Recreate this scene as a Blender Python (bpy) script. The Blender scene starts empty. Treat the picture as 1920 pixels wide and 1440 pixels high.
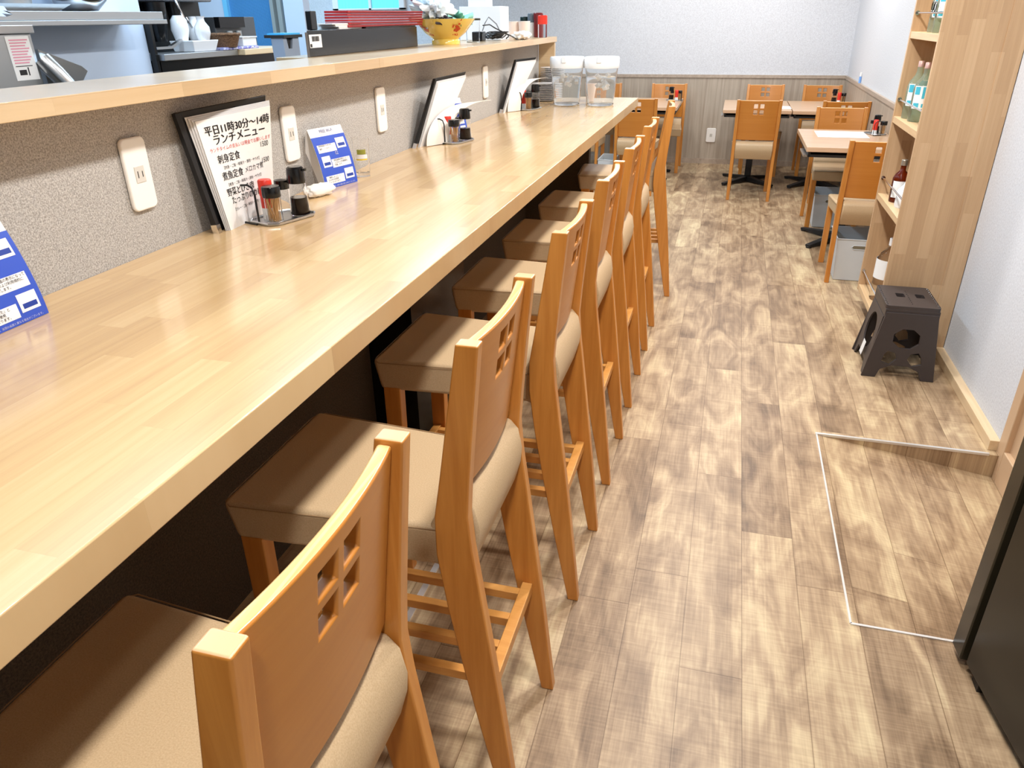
import bpy, bmesh, math, random
from mathutils import Vector, Matrix
random.seed(7)
PI = math.pi
S = bpy.context.scene
COL = S.collection
# ------------------------------------------------------------------ camera
F, YAW, PITCH, ROLL = 1380.9, 0.27693, 0.46173, -0.01320
cy, sy, cp, sp = math.cos(YAW), math.sin(YAW), math.cos(PITCH), math.sin(PITCH)
fw = Vector((-sy*cp, cy*cp, -sp)); rt = Vector((cy, sy, 0)); up = rt.cross(fw)
cr, sr = math.cos(ROLL), math.sin(ROLL)
r2 = rt*cr + up*sr; u2 = -rt*sr + up*cr
cam = bpy.data.cameras.new('camera'); camo = bpy.data.objects.new('camera', cam); COL.objects.link(camo)
cam.sensor_width = 36; cam.lens = F/1920*36; cam.clip_start = .02
M = Matrix((r2, u2, -fw)).transposed().to_4x4(); M.translation = (0, 0, 1.5); camo.matrix_world = M
S.camera = camo
# ------------------------------------------------------------------ exposure, world, ceiling lights
S.view_settings.view_transform = 'Standard'; S.view_settings.look = 'None'
S.view_settings.gamma = 1; S.view_settings.use_curve_mapping = False; S.view_settings.exposure = 0.08
w = bpy.data.worlds.new('world'); S.world = w; w.use_nodes = True
w.node_tree.nodes['Background'].inputs[0].default_value = (.86, .93, 1, 1)
w.node_tree.nodes['Background'].inputs[1].default_value = 0.07
def area(name, loc, size, power, col=(1, .975, .94), shape='DISK', rot=(0, 0, 0), sy_=None, spread=PI):
    l = bpy.data.lights.new(name, 'AREA'); l.energy = power; l.color = col; l.shape = shape; l.size = size; l.spread = spread
    if sy_: l.size_y = sy_
    o = bpy.data.objects.new(name, l); COL.objects.link(o); o.location = loc; o.rotation_euler = rot
    return o
CZ = 2.50
for yy in (-.3, 1.0, 2.3, 3.6, 4.9):
    area('downlight', (0.02, yy, CZ-.03), .16, 24)
for xx, yy in ((.15, 6.4), (.15, 8.0), (-1.0, 6.6), (-1.0, 8.0), (.85, 7.2)):
    area('downlight', (xx, yy, CZ-.03), .16, 14, (1, .985, .97))
for xx, yy in ((.32, 2.9), (.32, 4.4)):
    area('downlight', (xx, yy, CZ-.03), .14, 9)
for yy in (1.6, 3.2, 4.8):
    area('kitchen_tube', (-1.9, yy, CZ-.03), 1.2, 22, (.62, .82, 1), 'RECTANGLE', (0, 0, PI/2), .25)
area('kitchen_tube', (-3.6, 4.9, CZ-.03), 1.2, 40, (.6, .82, 1), 'RECTANGLE', (0, 0, 0), .3)
area('kitchen_tube', (-4.6, 7.4, CZ-.03), 1.2, 60, (.55, .8, 1), 'RECTANGLE', (0, 0, 0), .3)
# ------------------------------------------------------------------ materials
def s2l(c): return tuple(((v/255)/12.92 if v/255 <= .04045 else ((v/255+.055)/1.055)**2.4) for v in c)
class NT:
    def __init__(s, name):
        s.m = bpy.data.materials.new(name); s.m.use_nodes = True; s.t = s.m.node_tree
        s.b = s.t.nodes['Principled BSDF']; s.x = 0
    def n(s, typ, **kw):
        n = s.t.nodes.new(typ)
        for k, v in kw.items():
            if k.startswith('i_'):
                n.inputs[k[2:].replace('_', ' ')].default_value = v
            else: setattr(n, k, v)
        return n
    def l(s, a, b): s.t.links.new(a, b)
    def math(s, op, a, b=None, c=None):
        n = s.n('ShaderNodeMath', operation=op)
        for i, v in enumerate((a, b, c)):
            if v is None: continue
            if isinstance(v, (int, float)): n.inputs[i].default_value = v
            else: s.l(v, n.inputs[i])
        return n.outputs[0]
    def vec(s, a, b, c):
        n = s.n('ShaderNodeCombineXYZ')
        for i, v in enumerate((a, b, c)):
            if isinstance(v, (int, float)): n.inputs[i].default_value = v
            else: s.l(v, n.inputs[i])
        return n.outputs[0]
    def xyz(s, src='Object'):
        t = s.n('ShaderNodeTexCoord'); q = s.n('ShaderNodeSeparateXYZ'); s.l(t.outputs[src], q.inputs[0]); return q.outputs
    def noise(s, v, scale, detail=3, rough=.5, dist=0):
        n = s.n('ShaderNodeTexNoise'); n.inputs['Scale'].default_value = scale; n.inputs['Detail'].default_value = detail
        n.inputs['Roughness'].default_value = rough; n.inputs['Distortion'].default_value = dist
        s.l(v, n.inputs['Vector']); return n.outputs['Fac']
    def ramp(s, f, stops):
        n = s.n('ShaderNodeValToRGB'); e = n.color_ramp.elements
        while len(e) < len(stops): e.new(.5)
        for k, (p, c) in enumerate(stops):
            e[k].position = p; e[k].color = tuple(c)+(1,) if len(c) == 3 else c
        s.l(f, n.inputs[0]); return n.outputs[0]
    def mix(s, f, a, b, typ='MIX'):
        n = s.n('ShaderNodeMix', data_type='RGBA', blend_type=typ)
        for sock, v in ((n.inputs[0], f), (n.inputs[6], a), (n.inputs[7], b)):
            if isinstance(v, (int, float)): sock.default_value = v
            elif isinstance(v, tuple): sock.default_value = v if len(v) == 4 else v+(1,)
            else: s.l(v, sock)
        return n.outputs[2]
    def bump(s, h, st=.2, dist=.001):
        n = s.n('ShaderNodeBump'); n.inputs['Strength'].default_value = st; n.inputs['Distance'].default_value = dist
        s.l(h, n.inputs['Height']); s.l(n.outputs[0], s.b.inputs['Normal'])
    def col(s, c): s.l(c, s.b.inputs['Base Color'])
    def set(s, **kw):
        for k, v in kw.items(): s.b.inputs[k.replace('_', ' ')].default_value = v
def plain(name, rgb, rough=.5, metal=0, trans=0, ior=1.45, coat=0, noise=0, spec=.5, emis=None, alpha=1):
    t = NT(name); c = s2l(rgb); t.set(Roughness=rough, Metallic=metal, IOR=ior)
    t.b.inputs['Transmission Weight'].default_value = trans; t.b.inputs['Coat Weight'].default_value = coat
    t.b.inputs['Specular IOR Level'].default_value = spec
    if noise:
        q = t.n('ShaderNodeTexCoord'); f = t.noise(q.outputs['Object'], 40, 3)
        t.col(t.mix(f, tuple(v*(1-noise) for v in c), tuple(min(1, v*(1+noise)) for v in c)))
    else: t.b.inputs['Base Color'].default_value = c+(1,)
    if emis:
        t.b.inputs['Emission Color'].default_value = s2l(emis[0])+(1,); t.b.inputs['Emission Strength'].default_value = emis[1]
    t.b.inputs['Alpha'].default_value = alpha
    return t.m
def planks(name, along, across, w_, l_, pal, off=0., seam=.012, seamdark=.5, grain=(30, 2.2), rough=.4, coat=0, blot=.0, saw=0., gstr=.35, tone=.5):
    t = NT(name); q = t.xyz(); A = q[along]; B = q[across]
    u = t.math('DIVIDE', t.math('ADD', B, off), w_); row = t.math('FLOOR', u); fu = t.math('FRACT', u)
    wn = t.n('ShaderNodeTexWhiteNoise', noise_dimensions='1D'); t.l(row, wn.inputs['W'])
    v = t.math('ADD', t.math('DIVIDE', A, l_), t.math('MULTIPLY', wn.outputs[0], 7.3)); cl = t.math('FLOOR', v); fv = t.math('FRACT', v)
    wn2 = t.n('ShaderNodeTexWhiteNoise', noise_dimensions='2D'); t.l(t.vec(row, cl, 0), wn2.inputs['Vector'])
    rnd = wn2.outputs[0]
    gx = t.math('ADD', t.math('MULTIPLY', B, grain[0]), t.math('MULTIPLY', rnd, 40)); gy = t.math('ADD', t.math('MULTIPLY', A, grain[1]), t.math('MULTIPLY', rnd, 17))
    g = t.noise(t.vec(gx, gy, rnd), 1.0, 5, .62, .6)
    fac = t.math('ADD', t.math('MULTIPLY', t.math('SUBTRACT', g, .5), gstr*3), t.math('ADD', t.math('MULTIPLY', t.math('SUBTRACT', rnd, .5), tone), .5))
    if blot:
        bl = t.noise(t.vec(t.math('MULTIPLY', B, 9), t.math('MULTIPLY', A, 3.2), rnd), 1.0, 3, .55, 1.2)
        fac = t.math('ADD', fac, t.math('MULTIPLY', t.math('SUBTRACT', bl, .5), blot))
    if saw:
        sw = t.noise(t.vec(t.math('MULTIPLY', B, 6), t.math('MULTIPLY', A, 170), rnd), 1.0, 2, .5)
        sw2 = t.noise(t.vec(t.math('MULTIPLY', B, 190), t.math('MULTIPLY', A, 5), rnd), 1.0, 2, .5)
        fac = t.math('ADD', fac, t.math('MULTIPLY', t.math('SUBTRACT', t.math('ADD', sw, sw2), 1.0), saw))
    c = t.ramp(fac, pal)
    e1 = t.math('MULTIPLY', t.math('MINIMUM', fu, t.math('SUBTRACT', 1.0, fu)), w_); e2 = t.math('MULTIPLY', t.math('MINIMUM', fv, t.math('SUBTRACT', 1.0, fv)), l_)
    line = t.math('LESS_THAN', t.math('MINIMUM', e1, e2), seam*.08)
    c = t.mix(t.math('MULTIPLY', line, seamdark), c, t.mix(1.0, c, (.45, .38, .3), 'MULTIPLY'))
    t.col(c); t.set(Roughness=rough); t.b.inputs['Coat Weight'].default_value = coat; t.b.inputs['Coat Roughness'].default_value = .12
    t.bump(fac, .12, .0006)
    return t.m
def grainwood(name, rgb1, rgb2, axis=2, rough=.35, scale=(60, 3), coat=.15):
    t = NT(name); q = t.xyz(); o = [0, 1, 2]; o.remove(axis)
    v = t.vec(t.math('MULTIPLY', q[o[0]], scale[0]), t.math('MULTIPLY', q[o[1]], scale[0]), t.math('MULTIPLY', q[axis], scale[1]))
    g = t.noise(v, 1.0, 5, .6, .4); t.col(t.ramp(g, [(.3, s2l(rgb1)), (.7, s2l(rgb2))])); t.set(Roughness=rough)
    t.b.inputs['Coat Weight'].default_value = coat; t.b.inputs['Coat Roughness'].default_value = .15; return t.m
def speckle(name, c1, c2, scale=260, rough=.9, bump=.5, big=0):
    t = NT(name); q = t.n('ShaderNodeTexCoord'); f = t.noise(q.outputs['Object'], scale, 3, .7)
    c = t.ramp(f, [(.35, s2l(c1)), (.65, s2l(c2))])
    if big:
        g = t.noise(q.outputs['Object'], 5, 3); c = t.mix(t.math('MULTIPLY', g, big), c, s2l(c1))
    t.col(c); t.set(Roughness=rough); t.bump(f, bump, .001); return t.m
mat = {}
mat['floor'] = planks('oak_vinyl_planks', 1, 0, .155, .93, [(.0, s2l((106, 82, 58))), (.3, s2l((144, 118, 90))), (.6, s2l((178, 152, 120))), (1., s2l((216, 196, 156)))], off=.28, seam=.016, seamdark=.75, grain=(38, 2.4), rough=.42, blot=1.45, saw=.36, gstr=.22, tone=.34)
mat['counter'] = planks('laminated_counter_wood', 1, 0, .052, .42, [(.0, s2l((190, 154, 112))), (.5, s2l((212, 178, 130))), (1., s2l((226, 196, 150)))], seam=.004, seamdark=.10, grain=(60, 2.5), rough=.22, coat=.45, gstr=.30, tone=.42)
mat['ledgewood'] = planks('pass_ledge_wood', 1, 2, .05, .33, [(.0, s2l((184, 154, 116))), (.5, s2l((202, 172, 132))), (1., s2l((214, 188, 150)))], off=.012, seam=.003, seamdark=.2, grain=(60, 3), rough=.3, coat=.3, gstr=.25, tone=.5)
mat['shelfwood'] = planks('bottle_shelf_wood', 2, 0, .048, .5, [(.0, s2l((176, 142, 106))), (.5, s2l((194, 160, 122))), (1., s2l((210, 178, 140)))], seam=.003, seamdark=.15, grain=(90, 2.5), rough=.4, gstr=.3, tone=.5)
mat['shelfboard'] = grainwood('shelf_board_wood', (206, 172, 130), (222, 192, 150), 1, .4)
mat['table'] = grainwood('table_top_wood', (188, 152, 122), (212, 182, 150), 0, .3, (50, 2))
mat['wains'] = grainwood('grey_wood_wainscot', (158, 144, 128), (190, 178, 162), 2, .5, (34, 1.2), 0)
mat['wainscap'] = grainwood('grey_wood_cap', (164, 148, 132), (188, 172, 156), 1, .5, (30, 2), 0)
mat['beech'] = grainwood('beech_wood', (186, 116, 46), (210, 142, 66), 2, .33, (46, 2.2))
mat['endgrain_lit'] = plain('beech_end_grain_lit', (230, 182, 138), .3, coat=.3, noise=.04)  # end grain, coloured paler for the strong light from above
mat['plyedge'] = planks('plywood_edge', 1, 0, .0035, 9., [(.0, s2l((206, 160, 96))), (.5, s2l((232, 192, 128))), (1., s2l((244, 212, 156)))], seam=0, grain=(20, 6), rough=.3, coat=.2, gstr=.1, tone=.8)
mat['beech_slat'] = grainwood('beech_slat_wood', (196, 132, 62), (216, 156, 84), 0, .35, (46, 3))
mat['ply'] = planks('beech_panel', 1, 2, 4., 9., [(.0, s2l((176, 106, 38))), (.5, s2l((192, 122, 48))), (1., s2l((204, 136, 60)))], seam=0, grain=(55, 2.0), rough=.33, coat=.15, gstr=.22, tone=.1)
t = NT('beige_leatherette'); q = t.n('ShaderNodeTexCoord'); f = t.noise(q.outputs['Object'], 420, 2, .6)
t.col(t.ramp(f, [(.3, s2l((184, 156, 120))), (.7, s2l((200, 174, 138)))])); t.set(Roughness=.42); t.bump(f, .35, .0008); mat['leather'] = t.m
mat['piping'] = plain('seat_seam', (150, 122, 88), .5)
mat['wallpaper'] = speckle('light_grey_wallpaper', (200, 203, 209), (224, 228, 234), 120, .9, .4, .25)
mat['stucco'] = speckle('rough_grey_wallcovering', (138, 133, 128), (198, 194, 189), 320, .95, .9, 0)
mat['white'] = plain('white_paint', (238, 238, 238), .6)
mat['ceil'] = plain('ceiling_darkened', (120, 118, 114), .8)  # unseen ceiling, coloured dark grey to weaken the bounced fill light
mat['kitchenbluelit'] = plain('kitchen_wall_bluelit', (206, 222, 244), .35)  # white wall; the bluish kitchen light is put into its colour
mat['plate'] = plain('white_plastic', (240, 236, 230), .3)
mat['socket'] = plain('socket_grey', (206, 202, 194), .4)
mat['dark'] = plain('dark_slot', (40, 38, 36), .6)
mat['black'] = plain('black_plastic', (17, 17, 18), .22)
mat['blackmatte'] = plain('black_metal_matte', (26, 26, 27), .5)
mat['binder'] = plain('black_leather_cover', (24, 24, 26), .45)
mat['paper'] = plain('white_paper', (240, 238, 236), .5)
mat['clear_sleeve'] = plain('page_edges', (216, 214, 214), .35)
mat['ink'] = plain('black_ink', (40, 38, 40), .7)
mat['redink'] = plain('red_ink', (224, 92, 96), .7)
mat['blue'] = plain('blue_card', (52, 84, 190), .35)
mat['bluedeep'] = plain('deep_blue_print', (30, 60, 150), .5)
mat['steel'] = plain('stainless_steel', (200, 202, 204), .28, 1)
mat['steeldull'] = plain('brushed_steel', (176, 178, 180), .45, 1)
mat['chrome'] = plain('chrome', (225, 225, 228), .12, 1)
mat['wire'] = plain('black_wire', (18, 18, 19), .35)
mat['glass'] = plain('clear_glass', (255, 255, 255), .02, 0, 1, 1.3)
mat['clearplastic'] = plain('clear_plastic', (255, 255, 255), .03, 0, 1, 1.12)
mat['pitcher'] = plain('pitcher_plastic', (252, 254, 255), .04, 0, .95, 1.12)
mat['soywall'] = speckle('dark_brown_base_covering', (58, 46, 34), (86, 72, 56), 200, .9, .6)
mat['frost'] = plain('frosted_lid_plastic', (248, 250, 252), .3, 0, .2, 1.3)
mat['ice'] = plain('white_ice', (252, 253, 255), .25)
mat['water'] = plain('iced_water', (255, 255, 255), .04, 0, .97, 1.06)
mat['redcap'] = plain('red_cap_plastic', (216, 52, 36), .35)
mat['soy'] = plain('soy_sauce', (22, 10, 8), .08)
mat['pick'] = plain('toothpick_wood', (226, 184, 128), .6)
mat['towel'] = plain('white_towel', (244, 240, 234), .9, noise=.03)
mat['trimmetal'] = plain('aluminium_trim', (226, 226, 226), .35, .6)
mat['skirt'] = grainwood('skirting_wood', (214, 186, 146), (228, 202, 164), 1, .4)
mat['doorbeige'] = plain('beige_door_paint', (206, 174, 140), .35)
mat['stepper'] = plain('dark_brown_plastic', (62, 55, 54), .42, noise=.06)
mat['basket'] = plain('grey_plastic_basket', (206, 212, 216), .5)
mat['basketin'] = plain('dark_basket_inside', (120, 112, 92), .7)
mat['cabblack'] = plain('black_cabinet', (30, 27, 20), .3, noise=.12)
mat['cabedge'] = plain('black_glossy_edge', (42, 38, 28), .2)
mat['red'] = plain('red_folder', (168, 34, 36), .4)
mat['yellow'] = plain('yellow_glaze', (234, 200, 96), .15, coat=.5)
mat['redglaze'] = plain('red_glaze', (198, 72, 30), .2)
mat['porcelain'] = plain('white_porcelain', (238, 238, 240), .15, coat=.4)
mat['wicker'] = speckle('brown_wicker', (84, 58, 40), (136, 100, 70), 160, .8, .8)
mat['pattern'] = speckle('blue_white_cloth', (70, 72, 180), (226, 226, 244), 60, .8, .2)
mat['bluedoor'] = plain('blue_door_glass', (84, 150, 204), .3)
mat['greyframe'] = plain('grey_door_frame', (150, 160, 162), .4)
mat['cyan'] = plain('lit_cyan_curtain', (90, 200, 220), .6, emis=((110, 220, 240), .75))
mat['pinkcup'] = plain('pinkish_paper_cup', (240, 220, 208), .6)
mat['darkred'] = plain('dark_red_jar', (110, 30, 32), .3)
mat['bottlegreen'] = plain('pale_green_glass', (206, 222, 200), .05, 0, .8, 1.25)
mat['bluelabel'] = plain('sky_blue_label', (70, 180, 204), .5)
mat['whitelabel'] = plain('white_label', (240, 242, 242), .5)
mat['amber'] = plain('amber_whisky', (120, 44, 14), .08, 0, .6, 1.3)
mat['darkglass'] = plain('dark_bottle_glass', (24, 22, 26), .1)
mat['silvercap'] = plain('silver_cap', (190, 184, 170), .35, .8)
mat['pinkcap'] = plain('copper_pink_cap', (214, 176, 166), .35, .4)
mat['greybin'] = plain('pale_grey_bin', (160, 172, 190), .5)
mat['pinkprint'] = plain('pink_print', (226, 150, 168), .6)
mat['creamsheet'] = plain('cream_menu_paper', (240, 232, 222), .6)  # plain cream paper
# ------------------------------------------------------------------ mesh helpers
class MB:
    def __init__(s): s.v = []; s.f = []
    def add(s, vs, fs):
        n = len(s.v); s.v += [tuple(v) for v in vs]; s.f += [tuple(i+n for i in f) for f in fs]; return s
    def hexa(s, p):  # bottom 4 then top 4, same winding
        return s.add(p, [(0, 3, 2, 1), (4, 5, 6, 7), (0, 1, 5, 4), (1, 2, 6, 5), (2, 3, 7, 6), (3, 0, 4, 7)])
    def box(s, x0, x1, y0, y1, z0, z1):
        return s.hexa([(x0, y0, z0), (x1, y0, z0), (x1, y1, z0), (x0, y1, z0), (x0, y0, z1), (x1, y0, z1), (x1, y1, z1), (x0, y1, z1)])
    def prism(s, pts, ax, a, b):
        def mk(p, t):
            l = [p[0], p[1]]; l.insert(ax, t); return tuple(l)
        n = len(pts); vs = [mk(p, a) for p in pts]+[mk(p, b) for p in pts]
        return s.add(vs, [tuple(range(n))[::-1], tuple(range(n, 2*n))]+[(i, (i+1) % n, n+(i+1) % n, n+i) for i in range(n)])
    def lathe(s, prof, c=(0, 0, 0), seg=28, cap=True):
        n = len(prof); vs = []; fs = []
        for k in range(seg):
            a = 2*PI*k/seg
            for r, z in prof: vs.append((c[0]+r*math.cos(a), c[1]+r*math.sin(a), c[2]+z))
        for k in range(seg):
            k2 = (k+1) % seg
            for i in range(n-1):
                fs.append((k*n+i, k2*n+i, k2*n+i+1, k*n+i+1))
        if cap:
            fs.append(tuple(k*n for k in range(seg))[::-1]); fs.append(tuple(k*n+n-1 for k in range(seg)))
        return s.add(vs, fs)
    def tube(s, pts, r, seg=8, closed=False):
        pts = [Vector(p) for p in pts]; n = len(pts); vs = []; fs = []; prev = None
        for i, p in enumerate(pts):
            a = pts[(i-1) % n] if (i or closed) else p; b = pts[(i+1) % n] if (i < n-1 or closed) else p
            d = (b-a).normalized()
            if prev is None:
                prev = d.orthogonal().normalized()
            e = (prev-d*prev.dot(d))
            e = e.normalized() if e.length > 1e-6 else d.orthogonal().normalized()
            prev = e; g = d.cross(e); rr = r[i] if isinstance(r, (list, tuple)) else r
            for k in range(seg):
                t_ = 2*PI*k/seg; vs.append(p+e*(rr*math.cos(t_))+g*(rr*math.sin(t_)))
        m = n if closed else n-1
        for i in range(m):
            j = (i+1) % n
            for k in range(seg):
                k2 = (k+1) % seg; fs.append((i*seg+k, i*seg+k2, j*seg+k2, j*seg+k))
        if not closed:
            fs.append(tuple(range(seg))[::-1]); fs.append(tuple(range((n-1)*seg, n*seg)))
        return s.add(vs, fs)
    def slab(s, a, b, c, d, th):  # quad a b c d extruded along its normal by th
        a, b, c, d = map(Vector, (a, b, c, d)); n = (b-a).cross(d-a).normalized()*th
        return s.hexa([a, b, c, d, a+n, b+n, c+n, d+n])
    def sheet(s, fn, nu, nv, th):   # parametric surface with thickness
        P = [[Vector(fn(i/nu, j/nv)) for j in range(nv+1)] for i in range(nu+1)]
        top = []; bot = []
        for i in range(nu+1):
            for j in range(nv+1):
                du = P[min(i+1, nu)][j]-P[max(i-1, 0)][j]; dv = P[i][min(j+1, nv)]-P[i][max(j-1, 0)]
                n = du.cross(dv).normalized()*th/2; top.append(P[i][j]+n); bot.append(P[i][j]-n)
        N = (nu+1)*(nv+1); I = lambda i, j: i*(nv+1)+j; fs = []
        for i in range(nu):
            for j in range(nv):
                q = (I(i, j), I(i+1, j), I(i+1, j+1), I(i, j+1)); fs.append(q); fs.append(tuple(k+N for k in q[::-1]))
        for i in range(nu):
            fs.append((I(i, 0), I(i, 0)+N, I(i+1, 0)+N, I(i+1, 0))); fs.append((I(i+1, nv), I(i+1, nv)+N, I(i, nv)+N, I(i, nv)))
        for j in range(nv):
            fs.append((I(0, j+1), I(0, j+1)+N, I(0, j)+N, I(0, j))); fs.append((I(nu, j), I(nu, j)+N, I(nu, j+1)+N, I(nu, j+1)))
        return s.add(top+bot, fs)
    def move(s, M_):
        s.v = [tuple(M_ @ Vector(v)) for v in s.v]; return s
WORLD = set()
def attach(o, parent):
    if not parent: return
    o.parent = parent
    if parent.name in WORLD: o.matrix_parent_inverse = Matrix.Translation(parent.location).inverted()
def obj(name, mb, m, parent=None, bevel=0, seg=2, smooth=35, sub=0):
    me = bpy.data.meshes.new(name); me.from_pydata([tuple(v) for v in mb.v], [], mb.f); me.validate()
    bm = bmesh.new(); bm.from_mesh(me); bmesh.ops.recalc_face_normals(bm, faces=bm.faces); bm.to_mesh(me); bm.free()
    me.materials.append(mat[m] if isinstance(m, str) else m)
    if smooth:
        for p in me.polygons: p.use_smooth = True
        me.set_sharp_from_angle(angle=math.radians(smooth))
    o = bpy.data.objects.new(name, me); COL.objects.link(o)
    attach(o, parent)
    if bevel:
        b = o.modifiers.new('bevel', 'BEVEL'); b.width = bevel; b.segments = seg; b.limit_method = 'ANGLE'; b.angle_limit = math.radians(40); b.harden_normals = bool(smooth)
    if sub:
        b = o.modifiers.new('sub', 'SUBSURF'); b.levels = sub; b.render_levels = sub
    return o
def tag(o, label, cat, group=None, kind=None):
    if label: o['label'] = label
    if cat: o['category'] = cat
    if group: o['group'] = group
    if kind: o['kind'] = kind
    return o
def struct(name, mb, m, label=None, bevel=0, parent=None):
    o = obj(name, mb, m, parent, bevel); o['kind'] = 'structure'
    if label: o['label'] = label
    o['category'] = name.split('_')[0]
    return o
def thing(name, label, cat, loc=(0, 0, 0), rz=0, group=None):
    o = bpy.data.objects.new(name, None); COL.objects.link(o); o.location = loc; o.rotation_euler = (0, 0, rz); o.empty_display_size = .05
    return tag(o, label, cat, group)
def wthing(*a, **k):   # children of this thing are given in room coordinates
    o = thing(*a, **k); WORLD.add(o.name); return o
def kids(o): return [c for c in COL.objects if c.parent == o]
def dup(o, loc, rz=0, label=None, parent=None):
    c = o.copy(); COL.objects.link(c); c.parent = parent
    if parent is None: c.location = loc; c.rotation_euler = (0, 0, rz)
    if label: c['label'] = label
    for k in kids(o): dup(k, None, parent=c)
    return c
def text(body, size, m, M_, parent, align='LEFT', name='lettering', bold=0., sx=1.):
    cu = bpy.data.curves.new(name, 'FONT'); cu.body = body; cu.size = size; cu.align_x = align; cu.extrude = .0003; cu.offset = bold*size; cu.resolution_u = 3
    o = bpy.data.objects.new(name, cu); COL.objects.link(o)
    bpy.context.view_layer.update()
    me = bpy.data.meshes.new_from_object(o.evaluated_get(bpy.context.evaluated_depsgraph_get())); me.name = name
    bpy.data.objects.remove(o); bpy.data.curves.remove(cu)
    me.transform(M_ @ Matrix.Diagonal((sx, 1, 1, 1))); me.materials.clear(); me.materials.append(mat[m])
    o = bpy.data.objects.new(name, me); COL.objects.link(o); attach(o, parent)
    return o
def text_on(body, size, m, fn, parent, align='LEFT', sx=1., name='lettering', bold=0):   # fn maps text x, y (metres) to a point
    o = text(body, size, m, Matrix.Identity(4), None, align, name, 0, sx)
    if bold:   # heavier strokes: the same lettering laid again a hair to the side
        bm = bmesh.new(); bm.from_mesh(o.data); g = bmesh.ops.duplicate(bm, geom=bm.verts[:]+bm.edges[:]+bm.faces[:])
        for v in g['geom']:
            if isinstance(v, bmesh.types.BMVert): v.co.x += bold; v.co.y += bold*.3
        bm.to_mesh(o.data); bm.free()
    for v in o.data.vertices:
        p = fn(v.co.x, v.co.y); v.co = p
    o.data.update(); attach(o, parent); return o
def frame(origin, xdir, ydir):   # matrix mapping text plane x,y to world
    x = Vector(xdir).normalized(); y = Vector(ydir); y = (y-x*y.dot(x)).normalized(); z = x.cross(y)
    M_ = Matrix((x, y, z)).transposed().to_4x4(); M_.translation = Vector(origin); return M_
# ================================================================== THE SETTING
XR = 1.125; YB = 8.83
PX0, PX1, PY0, PY1 = .472, 1.12, 1.705, 2.763
mb = MB()
for x0, x1, y0, y1 in ((-6.2, PX0, -2.5, YB), (PX0, 1.3, PY1, YB), (PX0, 1.3, -2.5, PY0)):
    mb.box(x0, x1, y0, y1, -.3, 0)
rz = lambda x: -.150*(x-PX0)
mb.hexa([(PX0, PY0, -.3), (1.3, PY0, -.3), (1.3, PY1, -.3), (PX0, PY1, -.3), (PX0, PY0, 0), (1.3, PY0, rz(1.3)), (1.3, PY1, rz(1.3)), (PX0, PY1, 0)])
struct('floor', mb, 'floor', 'wood-look plank floor with a shallow ramp down to the side door')
struct('ceiling', MB().box(-6.2, 1.3, -2.5, YB, CZ, CZ+.1), 'ceil', 'grey ceiling, darkened to cut bounced light')
struct('wall_back', MB().box(-6.2, 1.3, YB, YB+.12, 0, CZ), 'wallpaper', 'light grey wallpapered end wall')
mb = MB().box(XR, XR+.15, 2.80, YB, -.12, CZ).box(XR, XR+.15, -2.5, 1.45, -.12, CZ).box(XR, XR+.15, 1.45, 2.80, 2.1, CZ)
struct('wall_right', mb, 'wallpaper', 'light grey wallpapered right wall')
mb = MB().box(-3.74, -3.60, YB-.01, YB-.003, 0, CZ)
struct('wall_kitchen', MB().box(-2.87, -2.46, -2.5, 2.955, 0, CZ).box(-2.87, -2.75, 2.955, 3.6, 0, CZ), 'kitchenbluelit', 'white kitchen wall behind the pass, tinted blue for its light')
struct('wall_partition', MB().box(-6.2, -4.15, 6.0, 6.1, 0, CZ).box(-3.60, -3.42, 6.0, 6.1, 0, CZ).box(-4.15, -3.60, 6.0, 6.1, 2.2, CZ), 'kitchenbluelit', 'pale partition beside the blue door')
# door 2: blue panelled door in the partition
d = obj('door_2', MB().box(-4.15, -3.70, 6.03, 6.07, .02, 2.2), 'bluedoor'); tag(d, 'blue ribbed door at the back of the kitchen', 'door', kind='structure')
mb = MB()
for k in range(46): mb.box(-4.13+k*.0092, -4.126+k*.0092, 6.026, 6.031, .1, 1.70)
obj('door_panel', mb, 'bluedoor', d, smooth=0)
obj('door_frame', MB().box(-3.72, -3.69, 5.99, 6.06, 0, 2.2).box(-3.655, -3.62, 5.99, 6.06, 0, 2.2), 'greyframe', d)
obj('door_edge', MB().box(-4.16, -4.12, 5.99, 6.03, 0, 2.2), plain('light_blue_stile', (120, 205, 250), .4), d)
# window with bright curtain
wn_ = obj('window_1', MB().box(-4.62, -4.55, YB-.05, YB, 1.60, 2.3).box(-3.78, -3.72, YB-.05, YB, 1.60, 2.3).box(-4.62, -3.72, YB-.05, YB, 1.60, 1.615).box(-4.16, -4.13, YB-.05, YB, 1.6, 2.3), 'white')
tag(wn_, 'white framed kitchen window with cyan daylight', 'window', kind='structure')
obj('curtain', MB().sheet(lambda u, v: (-4.56+u*.40, YB-.035+.006*math.sin(u*60), 1.615+v*.7), 60, 1, .003), 'cyan', wn_)
obj('curtain', MB().sheet(lambda u, v: (-4.12+u*.35, YB-.035+.006*math.sin(u*50), 1.615+v*.7), 60, 1, .003), 'cyan', wn_)
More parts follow.
